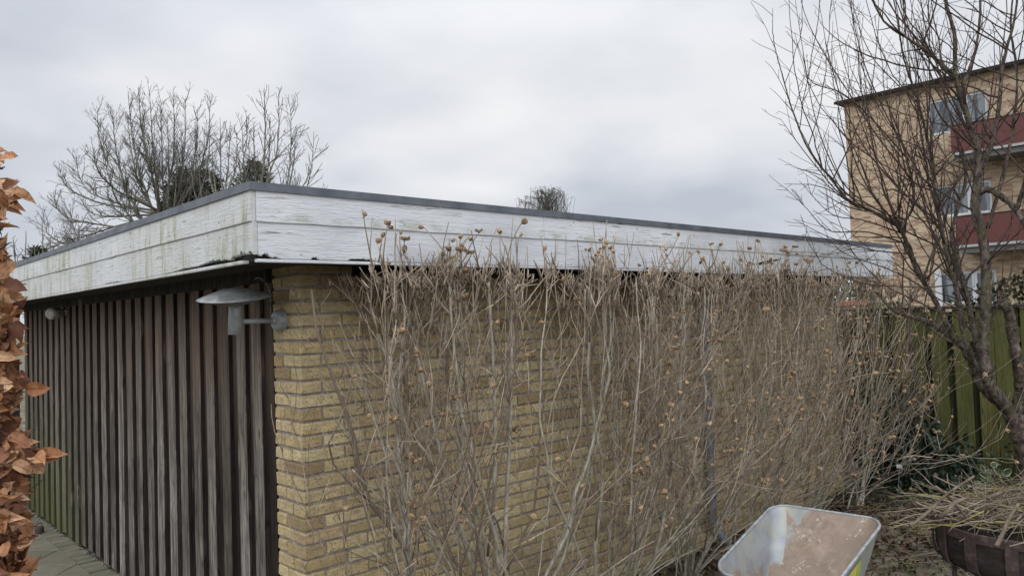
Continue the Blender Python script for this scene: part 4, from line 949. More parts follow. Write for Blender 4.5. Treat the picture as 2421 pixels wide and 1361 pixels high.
# ------------------------------------------------------------------ rusty fire basket and the cut branches on it
FC = pt(2418, 1245, 4.32) * [1, 1, 0]; RB = 0.44
mat('gap_shade_iron', lambda g: dict(col=g.ramp(g.noise(g.scale(g.obj(), (6, 6, 14)), 2.4, 5, .65), [(.35, (.012, .009, .008)), (.6, (.035, .025, .022)), (.8, (.07, .055, .045))]), rough=.85))  # shade in the gaps between straps put into the bowl's dark colour
fb = thing('fire_basket', 'rusty round iron fire basket on legs, heaped with cut branches', 'fire basket', FC)
def bowl(r, z, n=48, a0=0): a = np.arange(n) * 2 * math.pi / n + a0; return np.stack([FC[0] + r * np.cos(a), FC[1] + r * np.sin(a), np.full(n, z)], 1)
ZR = 0.59
mb = MB()
for sgn in (0, 1):
    rr = [bowl(r - .004 * sgn, z) for r, z in ((RB, ZR - .005), (RB, ZR - .065), (RB - .003, ZR - .07), (RB - .004, ZR - .15), (RB - .018, ZR - .2), (RB - .06, ZR - .235), (RB - .2, ZR - .25), (.01, ZR - .252))]
    F = np.array([[i * 48 + j, i * 48 + (j + 1) % 48, (i + 1) * 48 + (j + 1) % 48, (i + 1) * 48 + j] for i in range(7) for j in range(48)]); mb.add(np.concatenate(rr), [F], True)
mb.build('bowl', 'gap_shade_iron', fb)
for k in range(14):
    a = 2 * math.pi * k / 14 + .12; da = .065; V = []
    for a_ in (a - da, a + da):
        for r, z in ((RB + .004, ZR + .002), (RB + .004, ZR - .07), (RB + .002, ZR - .15), (RB - .012, ZR - .205), (RB - .07, ZR - .245)): V.append([FC[0] + r * math.cos(a_), FC[1] + r * math.sin(a_), z])
    V = np.array(V); W = V - [0, 0, 0]; W[:, :2] = FC[:2] + (V[:, :2] - FC[:2]) * 1.03
    m = MB(); f = [[i, i + 1, 6 + i, 5 + i] for i in range(4)]; m.add(np.vstack([V, W]), [f, [[q + 10 for q in x[::-1]] for x in f], [[0, 5, 15, 10], [0, 10, 11, 1], [1, 11, 12, 2], [2, 12, 13, 3], [3, 13, 14, 4], [5, 6, 16, 15], [6, 7, 17, 16], [7, 8, 18, 17], [8, 9, 19, 18]]]); m.build('strap', 'rusty_iron', fb)
mb = MB(); mb.lathe([(RB + .004, ZR - .045), (RB + .009, ZR - .045), (RB + .009, ZR), (RB + .004, ZR), (RB + .004, ZR - .045)], 64, T=FC * [1, 1, 0], smooth=False); mb.build('hoop', 'rusty_iron', fb)
mb = MB(); a_ = np.linspace(0, 2 * math.pi, 65); mb.tubes([(np.stack([FC[0] + RB * np.cos(a_), FC[1] + RB * np.sin(a_), np.full(65, ZR)], 1), np.full(65, .006))], 8, cap=False); mb.build('rim', 'rusty_iron', fb)
va = math.atan2(CAM[1] - FC[1], CAM[0] - FC[0])
for k in range(4):
    a = va - 1.12 + k * math.pi / 2; c_, s_ = math.cos(a), math.sin(a); m = MB(); m.tubes([rod((FC[0] + (RB - .07) * c_, FC[1] + (RB - .07) * s_, ZR - .19), (FC[0] + (RB - .05) * c_, FC[1] + (RB - .05) * s_, 0), .013)], 8); m.build('leg', 'rusty_iron', fb)
rc = np.random.default_rng(31); tw = []
side = RW @ np.array([1, 0, 0]); side[2] = 0; side = unit(side); fw = np.array([-side[1], side[0], 0])
for _ in range(170):
    q = rc.normal(0, 1, 2); c0 = FC + side * np.clip(q[0] * .22 + .06, -.3, .6) + fw * (q[1] * .15 + .05); h = ZR - .01 + abs(rc.normal(0, 1)) * .035 + .10 * math.exp(-(q[0] ** 2 + q[1] ** 2) * .7)
    a = rc.normal(0, .75); d = side * math.cos(a) + fw * math.sin(a) + [0, 0, rc.normal(.02, .16)]; d *= rc.choice([-1, 1]); l = rc.uniform(.2, .75)
    r0 = abs(rc.normal(0, .0022)) + .002
    B = branch(np.array([c0[0], c0[1], h]) - unit(d) * l * .5, d, l, r0, r0 * .5, 7, .13, -.01, rc); B[0][:, 2] = np.maximum(B[0][:, 2], ZR - .03 + .02 * rc.random()); tw.append(B)
    ramify(tw, B[0], B[1], l, 0, [(5, .25, .6, .4, .9, .02, .15, .1, 4, .0016)], rc)
for _ in range(14):    # long ends reaching out on the near-left side
    c0 = FC - side * rc.uniform(.25, .5) + fw * rc.normal(0, .2); d = -side + fw * rc.normal(0.1, .35) + [0, 0, rc.normal(.06, .18)]; l = rc.uniform(.2, .42)
    B = branch([c0[0], c0[1], ZR + abs(rc.normal(.0, .09))], d, l, .0038, .0016, 8, .14, -.02, rc); tw.append(B); ramify(tw, B[0], B[1], l, 0, [(9, .2, .5, .5, 1.0, .0, .15, .1, 4, .0015)], rc)
mb = MB(); mb.tubes(tw, 5); stuff(mb, 'brushwood', 'cut_twig', 'heap of thin cut twigs piled on the rusty fire basket', 'brushwood')
mat('cut_branch', m_bark((0.06, 0.046, 0.036), (0.14, 0.11, 0.085), (0.26, 0.215, 0.165), 16, 0.2, 0.5, 0))
for (u0, v0, d0, u1, v1, d1, r0, lb) in ((2152, 1243, 3.95, 2238, 1168, 4.1, .008, 'long cut branch jutting out lowest to the side of the brushwood heap'), (2218, 1222, 3.98, 2258, 1188, 4.0, .012, 'short thick cut branch lying across the rim of the fire basket'), (2212, 1150, 4.1, 2262, 1195, 4.15, .009, 'cut branch end pointing up out of the brushwood heap'), (2356, 1290, 3.84, 2385, 1226, 3.92, .011, 'reddish cut branch standing against the front rim of the fire basket'), (2335, 1176, 4.3, 2385, 1158, 4.4, .011, 'cut branch lying at the back of the brushwood heap')):
    a, b = pt(u0, v0, d0), pt(u1, v1, d1); e = b + (b - a) * .8; P = smooth_line([a, (a + b) / 2 + rc.normal(0, .006, 3), b, e - [0, 0, .03]], 14)
    m = MB(); m.tubes([(P, np.linspace(r0, r0 * .75, 14))], 9); tag(m.build('cut_branch', 'cut_branch'), lb, 'branch', 'thick cut branches on the fire basket')

# ------------------------------------------------------------------ low plants, ivy and litter
rl = np.random.default_rng(13)
mb = MB()                                     # ivy ground cover before the fence
n = 5200; px_ = rl.uniform(4.9, 6.66, n); py_ = rl.uniform(-3.2, -0.05, n); keep = (px_ > 5.75 + .45 * np.sin(py_ * 3.1) * .5 + rl.normal(0, .22, n)) 
P = np.stack([px_, py_, np.abs(rl.normal(0, .045, n)) + .02 + .10 * np.clip((px_ - 6.1) * 2, 0, 1) * rl.random(n)], 1)[keep]
leaves(mb, P, randrot(len(P), 0.9, rl), rl.uniform(.025, .055, len(P)), L_SIMPLE); stuff(mb, 'ivy', 'ivy_leaf', 'dark ivy creeping over the ground along the green fence', 'ivy')
mb = MB(); n = 9000; px_ = rl.uniform(0.3, 6.6, n); py_ = -np.abs(rl.normal(0, 1.15, n)) - .02
den = np.exp(-((px_ - 5.0) / 1.5) ** 2) * np.exp(-((py_ + 1.15) / .5) ** 2) + .9 * np.exp(-(py_ / .75) ** 2) + .05
k = rl.random(n) < den; P = np.stack([px_, py_, np.zeros(n)], 1)[k]; P[:, 2] = gheight(P[:, 0], P[:, 1]) + rl.uniform(.004, .045, len(P))
leaves(mb, P, randrot(len(P), 0.75, rl), rl.uniform(.025, .06, len(P)), leaf_template(.55, .5, .5, 4)); stuff(mb, 'leaf_litter', 'litter_leaf', 'dark fallen leaves lying under the hibiscus and on the bare soil', 'leaf litter')
mb = MB(); tw = []
for _ in range(520):
    x, y_ = rl.uniform(3.6, 6.4), rl.uniform(-2.4, -.3); tw.append(branch([x, y_, gheight(x, y_) + rl.uniform(.008, .05)], [rl.normal(), rl.normal(), 0], rl.uniform(.06, .35), .0026, .0014, 5, .15, 0, rl))
    tw[-1][0][:, 2] = np.maximum(tw[-1][0][:, 2], .0) 
mb.tubes(tw, 4); stuff(mb, 'twig_litter', 'cut_twig', 'fallen twigs strewn over the soil between barrow and fence', 'twigs')
mb = MB(); n = 1500; u = rl.random(n); px_ = 4.2 + rl.normal(0, .35, n); py_ = -1.6 + rl.normal(0, .25, n)
P = np.stack([px_, py_, gheight(px_, py_) + .006], 1); leaves(mb, P, randrot(n, 1.2, rl), rl.uniform(.006, .016, n), L_SIMPLE)
mat('moss', m_leaf([(0, (0.06, 0.09, 0.015)), (1, (0.13, 0.17, 0.03))], .9)); stuff(mb, 'moss', 'moss', 'bright green moss patch on the soil behind the wheelbarrow', 'moss')

def leafy(name, label, cat, base, blobs, n, size, tmpl, m, stemsn=8, droop=0.0, r=rl, parts=('crown', 'stem'), stem_m='fruit_twig', sr=.008, group=None):
    """shrub: stems from the base into ellipsoid clumps of leaves"""
    t = thing(name, label, cat, base, group); base = np.array(base, float); P = []; D = []
    vol = np.array([b[1][0] * b[1][1] * b[1][2] for b in blobs]) ** .67; vol /= vol.sum()
    ends = []
    for (c, ra), q in zip(blobs, vol):
        k = int(n * q); d = r.normal(size=(k, 3)); d /= np.linalg.norm(d, axis=1, keepdims=True); rad = r.uniform(.35, 1.0, k) ** .5
        lump = 1 + .16 * np.sin(d[:, 0] * 7 + c[0]) * np.sin(d[:, 1] * 6 + c[1]) * np.cos(d[:, 2] * 5)
        pp = np.array(c) + d * rad[:, None] * np.array(ra) * lump[:, None]; P.append(pp); D.append(d + r.normal(0, .7, (k, 3)) + [0, 0, -droop])
        ends += [np.array(c) + r.normal(0, .45, 3) * ra for _ in range(max(1, int(stemsn * q)))]
    P = np.concatenate(P); D = np.concatenate(D); k = P[:, 2] > base[2] + .02; P, D = P[k], D[k]
    mb = MB(); leaves(mb, P, align(D, r=r), r.uniform(size * .6, size * 1.25, len(P)), tmpl); mb.build(parts[0], m, t)
    ls = []
    for e in ends: mid = base + (e - base) * .5 + [0, 0, .08 * np.linalg.norm(e - base)]; ls.append((smooth_line([base + r.normal(0, .02, 3) * [1, 1, 0], mid, e], 10), np.linspace(sr, sr * .3, 10)))
    mb = MB(); mb.tubes(ls, 6); mb.build(parts[1], stem_m, t); return t

leafy('evergreen_shrub', 'dark evergreen shrub with drooping long leaves between hibiscus and fence', 'shrub', (6.25, -0.38, 0), [((6.2, -.42, .55), (.25, .28, .5)), ((6.15, -.38, .85), (.2, .24, .28)), ((6.3, -.3, .3), (.28, .3, .3))], 1500, .11, leaf_template(.28, .3, .4, 5), 'glossy_leaf', 14, .8)
leafy('evergreen_shrub', 'low dark glossy shrub at the foot of the fence beside the slim sapling', 'shrub', (6.35, -0.78, 0), [((6.32, -.8, .22), (.22, .26, .24)), ((6.4, -.62, .45), (.14, .16, .2)), ((6.45, -.9, .35), (.12, .12, .15))], 620, .085, L_OVAL, 'glossy_leaf', 8, .4)
leafy('ivy_bush', 'ivy bush climbing the bottom of the fence, behind the heap of cut branches', 'shrub', (6.45, -1.35, 0), [((6.5, -1.35, .2), (.14, .35, .22)), ((6.58, -1.42, .5), (.07, .2, .3))], 420, .055, L_SIMPLE, 'ivy_leaf', 8, .2)
vb = onz(2385, 1215, 0) * [1, 1, 0]; c0 = pt(2362, 1118, 5.4)
t = thing('variegated_plant', 'small plant with pale-edged leaves rising behind the heap of cut branches', 'plant', vb); P = []; D = []; st = []
for _ in range(8):
    e = c0 + rl.normal(0, .075, 3) * [1, 1, .8]; ln = smooth_line([vb + rl.normal(0, .02, 3) * [1, 1, 0], (vb + e) / 2 + rl.normal(0, .05, 3), e], 9); st.append((ln, np.linspace(.005, .002, 9)))
    for k in range(5): P.append(ln[-1 - k % 4] + rl.normal(0, .018, 3)); D.append(rl.normal(0, 1, 3) + [0, 0, -.1])
mb = MB(); leaves(mb, np.array(P), align(D, up=-RW @ np.array([0, 0, 1.]), roll=.8, r=rl), rl.uniform(.05, .08, len(P)), leaf_template(.7, .2, .2, 7)); mb.build('foliage', 'variegated_leaf', t)
mb = MB(); mb.tubes(st, 6); mb.build('stem', 'hibiscus_twig', t)
mat('white_plastic', lambda g: dict(col=(0.72, 0.72, 0.74), rough=0.4))
b = onz(2122, 1172, .02); t = thing('plant_tag', 'small white plant tag on a stake among the dark leaves by the fence', 'plant tag', b); e = pt(2127, 1102, (b - CAM) @ (RW @ np.array([0, 0, 1.])))
mb = MB(); mb.tubes([rod(b, e, .003)], 6); mb.build('stake', 'grey_pipe', t); mb = MB(); mb.box(e + [-.01, -.026, -.016], e + [-.004, .026, .02], .002); mb.build('tag_plate', 'white_plastic', t)
# yellow twine strung through the shrub stems
mat('yellow_twine', lambda g: dict(col=(0.42, 0.33, 0.06), rough=.8))
tp = [ony(u, v, y_) for u, v, y_ in ((1075, 1193, -.13), (1130, 1201, -.1), (1200, 1196, -.12), (1262, 1173, -.14), (1300, 1156, -.12), (1345, 1158, -.1), (1390, 1150, -.05))]
mb = MB(); mb.tubes([(smooth_line(tp, 40), np.full(40, .0022))], 5); tag(mb.build('garden_twine', 'yellow_twine'), 'slack yellow garden twine strung across the bricks behind the hibiscus stems', 'twine')

# ------------------------------------------------------------------ beech hedge close on the open side, brown winter leaves
bh = thing('beech_hedge', 'beech hedge with crisp copper-brown winter leaves close to the camera', 'hedge', onz(0, 1361, 0) * 0 + [-1.75, -1.0, 0])
rb = np.random.default_rng(55)
ev = [(-50, -40), (340, -10), (352, 30), (400, 25), (430, 34), (475, 40), (500, 44), (560, 16), (600, 46), (640, 20), (680, 42), (730, 28), (760, 62), (800, 48), (850, 52), (900, 34), (960, 40), (1010, 40), (1045, 62), (1070, 118), (1090, 100), (1120, 92), (1150, 60), (1180, 48), (1230, 62), (1260, 72), (1310, 78), (1340, 66), (1400, 60), (1700, 60)]
ex_, eu_ = zip(*ev); P = []; D = []; Sz = []; tw = []
def edge_u(v): return np.interp(v, ex_, eu_)
nt = 0
while nt < 470:
    v = rb.uniform(330, 1500); dpt = rb.uniform(1.95, 2.75) if rb.random() < .7 else rb.uniform(2.0, 2.2); 
    back = abs(rb.normal(0, 70)); u = edge_u(v) - 22 - back
    if v < 720 and rb.random() < .35: continue
    if v < 480 and rb.random() < .5: continue
    nt += 1
    tip = pt(u, v, dpt); d = unit(RW @ np.array([rb.uniform(.3, 1.0), rb.normal(-.05, .4), rb.normal(0, .5)])); L = rb.uniform(.10, .24)
    q = branch(tip - d * L, d, L, .0018, .0010, 6, .08, .02, rb); tw.append(q)
    for j in range(rb.integers(3, 6)):
        i = 5 - j % 4; sd = (-1) ** j; pd = unit(d + 0.7 * sd * unit(np.cross(d, RW @ np.array([0, 0, 1.]))) + rb.normal(0, .35, 3) + [0, 0, -.18]); s_ = rb.uniform(.038, .068)
        pos = q[0][i]; uv = RW.T @ (pos + pd * s_ - CAM); uu = uv[0] / uv[2] * FPX + CX; vv = uv[1] / uv[2] * FPX + CY
        if uu > edge_u(vv) + 16: continue
        P.append(pos); D.append(pd); Sz.append(s_)
# a few outstanding twigs
for px, n_ in ((((20, 1085, 2.1), (60, 1078, 2.1), (100, 1078, 2.12)), 3), (((30, 1120, 2.1), (70, 1090, 2.1), (112, 1060, 2.1)), 0), (((0, 462, 2.2), (20, 462, 2.2), (27, 458, 2.2)), 1), (((-20, 905, 2.1), (30, 930, 2.1), (58, 918, 2.1)), 1), (((0, 590, 2.1), (20, 575, 2.1), (30, 573, 2.1)), 0), (((10, 1115, 2.3), (60, 1158, 2.3), (108, 1128, 2.3)), 0)):
    ln = smooth_line(L3(px), 8); tw.append((ln, np.linspace(.0022, .0011, 8)))
    for j in range(n_): P.append(ln[-1 - 2 * j]); D.append(unit(RW @ np.array([1, rb.normal(-.2 if j == 0 else .3, .3), rb.normal(0, .3)]))); Sz.append(.06)
P = np.array(P); D = np.array(D); Sz = np.array(Sz); half = rb.random(len(P)) < .5
M = align(D, up=-RW @ np.array([0, .4, 1.]), roll=.5, r=rb)
mb = MB(); leaves(mb, P[half], M[half], Sz[half], L_BEECH); leaves(mb, P[~half], M[~half], Sz[~half], L_BEECH2); mb.build('foliage', 'beech_leaf', bh)
for v in (420, 620, 800, 1000, 1200, 1380): 
    tw.append((smooth_line([pt(-190, v + 260, 2.3), pt(-120, v + 80, 2.25), pt(-60, v, 2.2), pt(edge_u(v) - 20, v - 25, 2.15)], 14), np.linspace(.006, .0018, 14)))
for _ in range(9):
    x0 = pt(rb.uniform(-420, -150), 1000, rb.uniform(2.0, 2.8)); tw.append((smooth_line([x0 * [1, 1, 0], x0 * [1, 1, 0] + [.02, 0, .9], x0 * [1, 1, 0] + [0.0, .03, 1.7], x0 * [1, 1, 0] + [.03, .0, 2.35]], 16), np.linspace(.014, .004, 16)))
mb = MB(); mb.tubes(tw, 6); mb.build('branches', 'fruit_twig', bh)

# ------------------------------------------------------------------ hedge seen beyond the gate
leafy('clipped_hedge', 'tall yellow-brown hedge seen through the gap beyond the garden gate', 'hedge', (-1.4, 9.2, 0), [((-1.2, 9.3, 1.0), (1.6, .8, 1.5)), ((-2.6, 9.6, 1.1), (1.2, .8, 1.5))], 9000, .07, L_SIMPLE, 'dry_hedge_leaf', 20)

# ------------------------------------------------------------------ bare trees beyond the garage
def pxy(u, v, dpt): return pt(u, v, dpt)
def bare_tree(name, label, trunk_px, dpt, fork_px, ends, cfg, r0, seed, rl_=.55, m1='far_bark', m2='far_twig', spread=1.5, k2=4, up=.32, limb_r=.052, group=None):
    r = np.random.default_rng(seed); F_ = pt(*fork_px, dpt); base = pt(*trunk_px, dpt); base = np.array([F_[0] + (base - F_)[0] * .2, F_[1], 0.0])
    t = thing(name, label, 'tree', base, group); lines = []; 
    mb = MB(); P = smooth_line([base, base * .5 + F_ * .5 + r.normal(0, .05, 3), F_], 10); mb.tubes([(P, np.linspace(r0, r0 * .75, 10))], 10)
    for u, v in ends:
        u = fork_px[0] + (u - fork_px[0]) * .97; v = fork_px[1] + (v - fork_px[1]) * .92
        e = pt(u, v, dpt + r.normal(0, spread)); q = np.linspace(0, 1, 14)[:, None]; D = e - F_; side_ = D * [1, 1, 0]
        s0 = P[r.integers(6, 10)]
        D = e - s0; side_ = D * [1, 1, 0]; PP = s0 + D * q + (side_ * 1.0 - np.array([0, 0, np.linalg.norm(side_) * .2])) * up * np.sin(np.pi * q) * .9
        PP[1:-1] += np.cumsum(r.normal(0, .035, (12, 3)), 0) * (1 - q[1:-1])
        Rr = np.linspace(limb_r * r.uniform(.8, 1.2), .008, 14); mb.tubes([(PP, Rr)], 7); ramify(lines, PP, Rr, np.linalg.norm(D), 0, cfg, r)
    mb.build('trunk', m1, t); m = MB(); m.tubes(lines, k2, cap=False); m.build('crown', m2, t); return t
cfgA = [(6.0, .12, .30, .35, .75, .04, .09, .25, 7, .0075), (5.0, .25, .6, .4, .85, .03, .1, .15, 5, .0048), (6.0, .3, .7, .4, .9, .02, .12, .1, 4, .0036)]
bare_tree('bare_tree', 'large spreading bare tree beyond the garage roof, tallest of the far trees', (385, 620), 30, (385, 505),
    [(95, 520), (120, 460), (135, 395), (175, 365), (150, 560), (215, 345), (225, 240), (262, 235), (300, 195), (325, 180), (352, 185), (380, 215), (410, 205), (440, 212), (470, 235), (500, 215), (500, 290), (300, 260), (350, 300), (250, 420), (430, 300), (120, 590), (240, 300), (395, 270), (335, 240), (275, 340), (470, 300), (420, 340), (190, 470), (160, 500), (365, 330)], cfgA, .17, 4)
cfgB = [(4.2, .14, .34, .35, .8, .04, .12, .2, 7, .010), (2.6, .25, .6, .4, .9, .02, .14, .15, 5, .006), (4.0, .3, .7, .4, .9, .0, .15, .1, 4, .0048)]
bare_tree('bare_tree', 'slender loose-crowned bare tree rising behind the roof corner', (608, 560), 27, (612, 470), [(625, 185), (660, 200), (690, 240), (640, 260), (700, 290), (745, 330), (735, 370), (600, 290), (570, 260), (700, 400), (770, 430), (560, 330)], cfgB, .10, 8, limb_r=.045)
bare_tree('bare_tree', 'bare tree standing between the large tree and the slender one', (530, 560), 28, (533, 480), [(480, 300), (500, 330), (520, 260), (545, 270), (560, 300), (585, 255), (470, 360), (590, 330), (450, 400), (620, 380)], cfgB, .09, 9, limb_r=.042)
bare_tree('bare_tree', 'low bare thorny tree above the far end of the sloping eaves', (90, 760), 16, (100, 680), [(60, 535), (100, 510), (135, 540), (30, 560), (10, 600), (160, 530), (80, 570), (0, 540), (190, 520), (40, 600), (120, 560), (-30, 580)], [(2.2, .22, .5, .4, 1.0, .03, .14, .1, 6, .007), (3, .3, .6, .5, 1.0, .0, .14, .1, 4, .005), (3, .3, .6, .5, 1.0, .0, .14, .1, 4, .004)], .06, 10, limb_r=.022, spread=.8)
# weeping birch far off
r = np.random.default_rng(14); bp_ = pt(1292, 500, 60); bb = bp_ * [1, 1, 0]; t = thing('weeping_birch', 'far weeping birch top showing above the middle of the flat roof', 'tree', bb)
ls = [(smooth_line([bb, bb + [0, 0, 6], bp_ + [0, 0, 1.6]], 10), np.linspace(.22, .05, 10))]; mb = MB(); mb.tubes(ls, 8); mb.build('trunk', 'far_bark', t); tw = []
for _ in range(60):
    s0 = bp_ + [0, 0, r.uniform(-4, 1.4)]; a = r.uniform(0, 2 * math.pi); o_ = r.uniform(.6, 2.15); hh = max(.2, 1.9 - (o_ / 2.2) ** 2 * .9); top_ = bp_ + np.array([math.cos(a) * o_, math.sin(a) * o_, hh - r.uniform(0, .35)])
    ln = smooth_line([s0, (s0 + top_) / 2 + [0, 0, .3], top_], 8); tw.append((ln, np.linspace(.035, .014, 8)))
    for k in range(5):
        q = ln[r.integers(3, 8)] + r.normal(0, .12, 3); l = r.uniform(1.2, 4.0); tw.append((smooth_line([q, q + [r.normal(0, .15), r.normal(0, .15), .05], q + [r.normal(0, .2), r.normal(0, .2), -l * .5], q + [r.normal(0, .25), r.normal(0, .25), -l]], 7), np.linspace(.013, .007, 7)))
mb = MB(); mb.tubes(tw, 4, cap=False); mb.build('crown', 'far_twig', t)
# dark conifers
def conifer(name, label, u, vtop, wpx, dpt, n, seed, m='conifer_leaf', hpx=200, lean=0):
    r = np.random.default_rng(seed); top = pt(u, vtop, dpt); w_ = wpx / FPX * dpt; h = hpx / FPX * dpt; base = top * [1, 1, 0]; t = thing(name, label, 'tree', base)
    mb = MB(); mb.tubes([(smooth_line([base, base + [0, 0, top[2] * .5], top], 8), np.linspace(.16, .02, 8))], 8); mb.build('trunk', 'far_bark', t)
    q = r.random(n) ** .7; a = r.uniform(0, 2 * math.pi, n); lump = 1 + .28 * np.sin(a * 3 + q * 23) + .2 * np.sin(a * 7 - q * 41); rad = w_ * .5 * np.minimum(1, (q * 3.2) ** .6) * lump * r.uniform(.45, 1.05, n)
    P = np.stack([top[0] + rad * np.cos(a), top[1] + rad * np.sin(a), top[2] - q * h + r.normal(0, .08, n)], 1); D = np.stack([np.cos(a), np.sin(a), r.uniform(.1, 1.2, n)], 1) + r.normal(0, .35, (n, 3))
    k = P[:, 2] > .3; mb = MB(); leaves(mb, P[k], align(D[k], r=r), r.uniform(.14, .34, k.sum()), leaf_template(.35, .2, .2, 3)); mb.build('crown', m, t)
conifer('conifer', 'dark conifer left of a pair, seen through the bare branches above the sloping eaves', 440, 402, 95, 34, 5200, 1)
conifer('conifer', 'paler brownish conifer right beside the dark one, behind the bare trees', 492, 408, 75, 35, 4200, 2)
conifer('conifer', 'green conifer whose top shows just behind the roof corner', 602, 386, 78, 33, 4200, 3, 'yew_leaf')
conifer('conifer', 'small dark conifer tip low above the far end of the sloping eaves', 86, 596, 30, 22, 1200, 5, hpx=140)

# ------------------------------------------------------------------ yellow-brick apartment block behind
def m_block(g):
    o = g.obj(); s_ = g.sep(o); v = g.comb(g.math('ADD', s_[1], s_[0]), s_[2], 0.0)
    b = g.n('ShaderNodeTexBrick', offset=.5); g.put(b.inputs['Vector'], v); b.inputs['Scale'].default_value = 1.0; b.inputs['Brick Width'].default_value = .24; b.inputs['Row Height'].default_value = .0667
    b.inputs['Mortar Size'].default_value = .009; b.inputs['Mortar Smooth'].default_value = .1; b.inputs['Bias'].default_value = -.1
    b.inputs['Color1'].default_value = (.28, .20, .135, 1); b.inputs['Color2'].default_value = (.54, .44, .285, 1); b.inputs['Mortar'].default_value = (.36, .31, .26, 1)
    wn = g.n('ShaderNodeTexWhiteNoise', noise_dimensions='2D'); rowz = g.math('FLOOR', g.math('DIVIDE', s_[2], .0667)); g.put(wn.inputs['Vector'], g.comb(g.math('FLOOR', g.math('DIVIDE', g.math('ADD', s_[1], g.math('MULTIPLY', g.math('MODULO', rowz, 2.0), .12)), .24)), rowz, 0.0))
    c = g.mix(g.range(wn.outputs['Value'], .80, .82, 0, .8), b.outputs[0], (.19, .115, .08)); c = g.mix(g.range(g.noise(o, .9, 4, .6), .35, .7, 0, .4), c, (.30, .21, .14))
    return dict(col=c, rough=.9, normal=g.bump(b.outputs['Fac'], -.3, .01), spec=.15)
mat('block_brick', m_block)
mat('red_cladding', lambda g: dict(col=g.mix(g.range(g.math('ABSOLUTE', g.math('SINE', g.math('MULTIPLY', g.sep(g.obj())[1], 31.0))), 0, .12), (.055, .012, .012), g.mix(g.noise(g.scale(g.obj(), (6, 6, .8)), 1, 3), (.065, .017, .015), (.115, .03, .026))), rough=.65))
mat('window_white', lambda g: dict(col=(.50, .52, .54), rough=.45))
mat('balcony_paint', lambda g: dict(col=(.30, .31, .32), rough=.6))
mat('window_glass', lambda g: dict(col=g.mix(g.range(g.noise(g.scale(g.obj(), (1, 5, .8)), 1, 2), .45, .56), (.035, .045, .055), (.15, .17, .19)), rough=.08, spec=.8))
mat('concrete_slab', lambda g: dict(col=g.mix(g.noise(g.obj(), 3, 4), (.07, .07, .068), (.15, .145, .14)), rough=.85))
mat('curtain', lambda g: dict(col=(.42, .43, .44), rough=.9))
AX = 23.6; A = lambda u, v, x=AX: onx(u, v, x)
ap = thing('apartment_block', 'yellow-brick flat-roofed apartment block with red balconies behind the fruit tree', 'building', (AX, 0, 0))
yc = A(2004, 400)[1]; ztop = A(2100, 224)[2]; yend = -16.0
w1 = (A(2337, 300)[1], A(2194, 280)[1], A(2262, 311)[2], A(2262, 226)[2]); w2 = (A(2346, 480)[1], A(2208, 470)[1], A(2262, 510)[2], A(2262, 434)[2])
zf = w1[3] - w2[3]; w3 = (w2[0], w2[1], w2[2] - zf, w2[3] - zf)
wins = []
for (a, b_, c_, d_) in (w1, w2, w3):
    for dy in (0, 4.6, 9.2, 13.0):
        if a - dy > yend + .5: wins.append((a - dy, b_ - dy, c_, d_))
ys = sorted({yend, yc} | {w_[0] for w_ in wins} | {w_[1] for w_ in wins}); zs = sorted({0.0, ztop} | {w_[2] for w_ in wins} | {w_[3] for w_ in wins})
mb = MB()
for y0, y1 in zip(ys[:-1], ys[1:]):
    for z0, z1 in zip(zs[:-1], zs[1:]):
        cy_, cz_ = (y0 + y1) / 2, (z0 + z1) / 2
        if any(w_[0] < cy_ < w_[1] and w_[2] < cz_ < w_[3] for w_ in wins): continue
        mb.add([[AX, y0, z0], [AX, y1, z0], [AX, y1, z1], [AX, y0, z1]], [[[0, 3, 2, 1]]])
for a, b_, c_, d_ in wins:
    for q in ([[a, c_], [b_, c_]], [[b_, c_], [b_, d_]], [[b_, d_], [a, d_]], [[a, d_], [a, c_]]):
        mb.add([[AX, *q[0]], [AX, *q[1]], [AX + .3, *q[1]], [AX + .3, *q[0]]], [[[0, 1, 2, 3]]])
mb.add([[AX, yc, 0], [AX + 11, yc, 0], [AX + 11, yc, ztop], [AX, yc, ztop]], [[[0, 1, 2, 3]]]); mb.add([[AX, yend, 0], [AX + 11, yend, 0], [AX + 11, yend, ztop], [AX, yend, ztop]], [[[0, 1, 2, 3]]]); mb.add([[AX + 11, yc, 0], [AX + 11, yend, 0], [AX + 11, yend, ztop], [AX + 11, yc, ztop]], [[[0, 1, 2, 3]]])
mb.build('wall', 'block_brick', ap)
mb = MB(); mb.box((AX - .26, yend - .2, ztop), (AX + 11.2, yc + .2, ztop + .07)); mb.build('roof', 'roof_felt', ap)
mb = MB(); mb.box((AX - .30, yend - .2, ztop - .01), (AX - .26, yc + .22, ztop + .08)); mb.build('gutter', 'black_void', ap)
for a, b_, c_, d_ in wins:
    f_ = MB(); e = .07; x0, x1 = AX + .06, AX + .12; mids = [a + (b_ - a) * .33, a + (b_ - a) * .42]
    f_.box((x0, a, c_), (x1, b_, c_ + e)); f_.box((x0, a, d_ - e), (x1, b_, d_)); 
    for y0, y1 in ((a, a + e), (b_ - e, b_), (mids[0], mids[1])): f_.box((x0 + .003, y0, c_ + e), (x1 - .003, y1, d_ - e))
    fo = f_.build('window', 'window_white', ap)
    m = MB(); m.box((AX + .08, a + e, c_ + e), (AX + .09, mids[0], d_ - e)); m.box((AX + .08, mids[1], c_ + e), (AX + .09, b_ - e, d_ - e)); m.build('pane', 'window_glass', fo)
    m = MB(); yv = np.linspace(mids[1] + .05, b_ - .1, 30); V = [[AX + .22 + .02 * math.sin(i * 1.9), y_, z_] for z_ in (c_, d_) for i, y_ in enumerate(yv)]; m.add(V, [[[i, i + 1, i + 31, i + 30] for i in range(29)]]); m.build('curtain', 'curtain', fo)
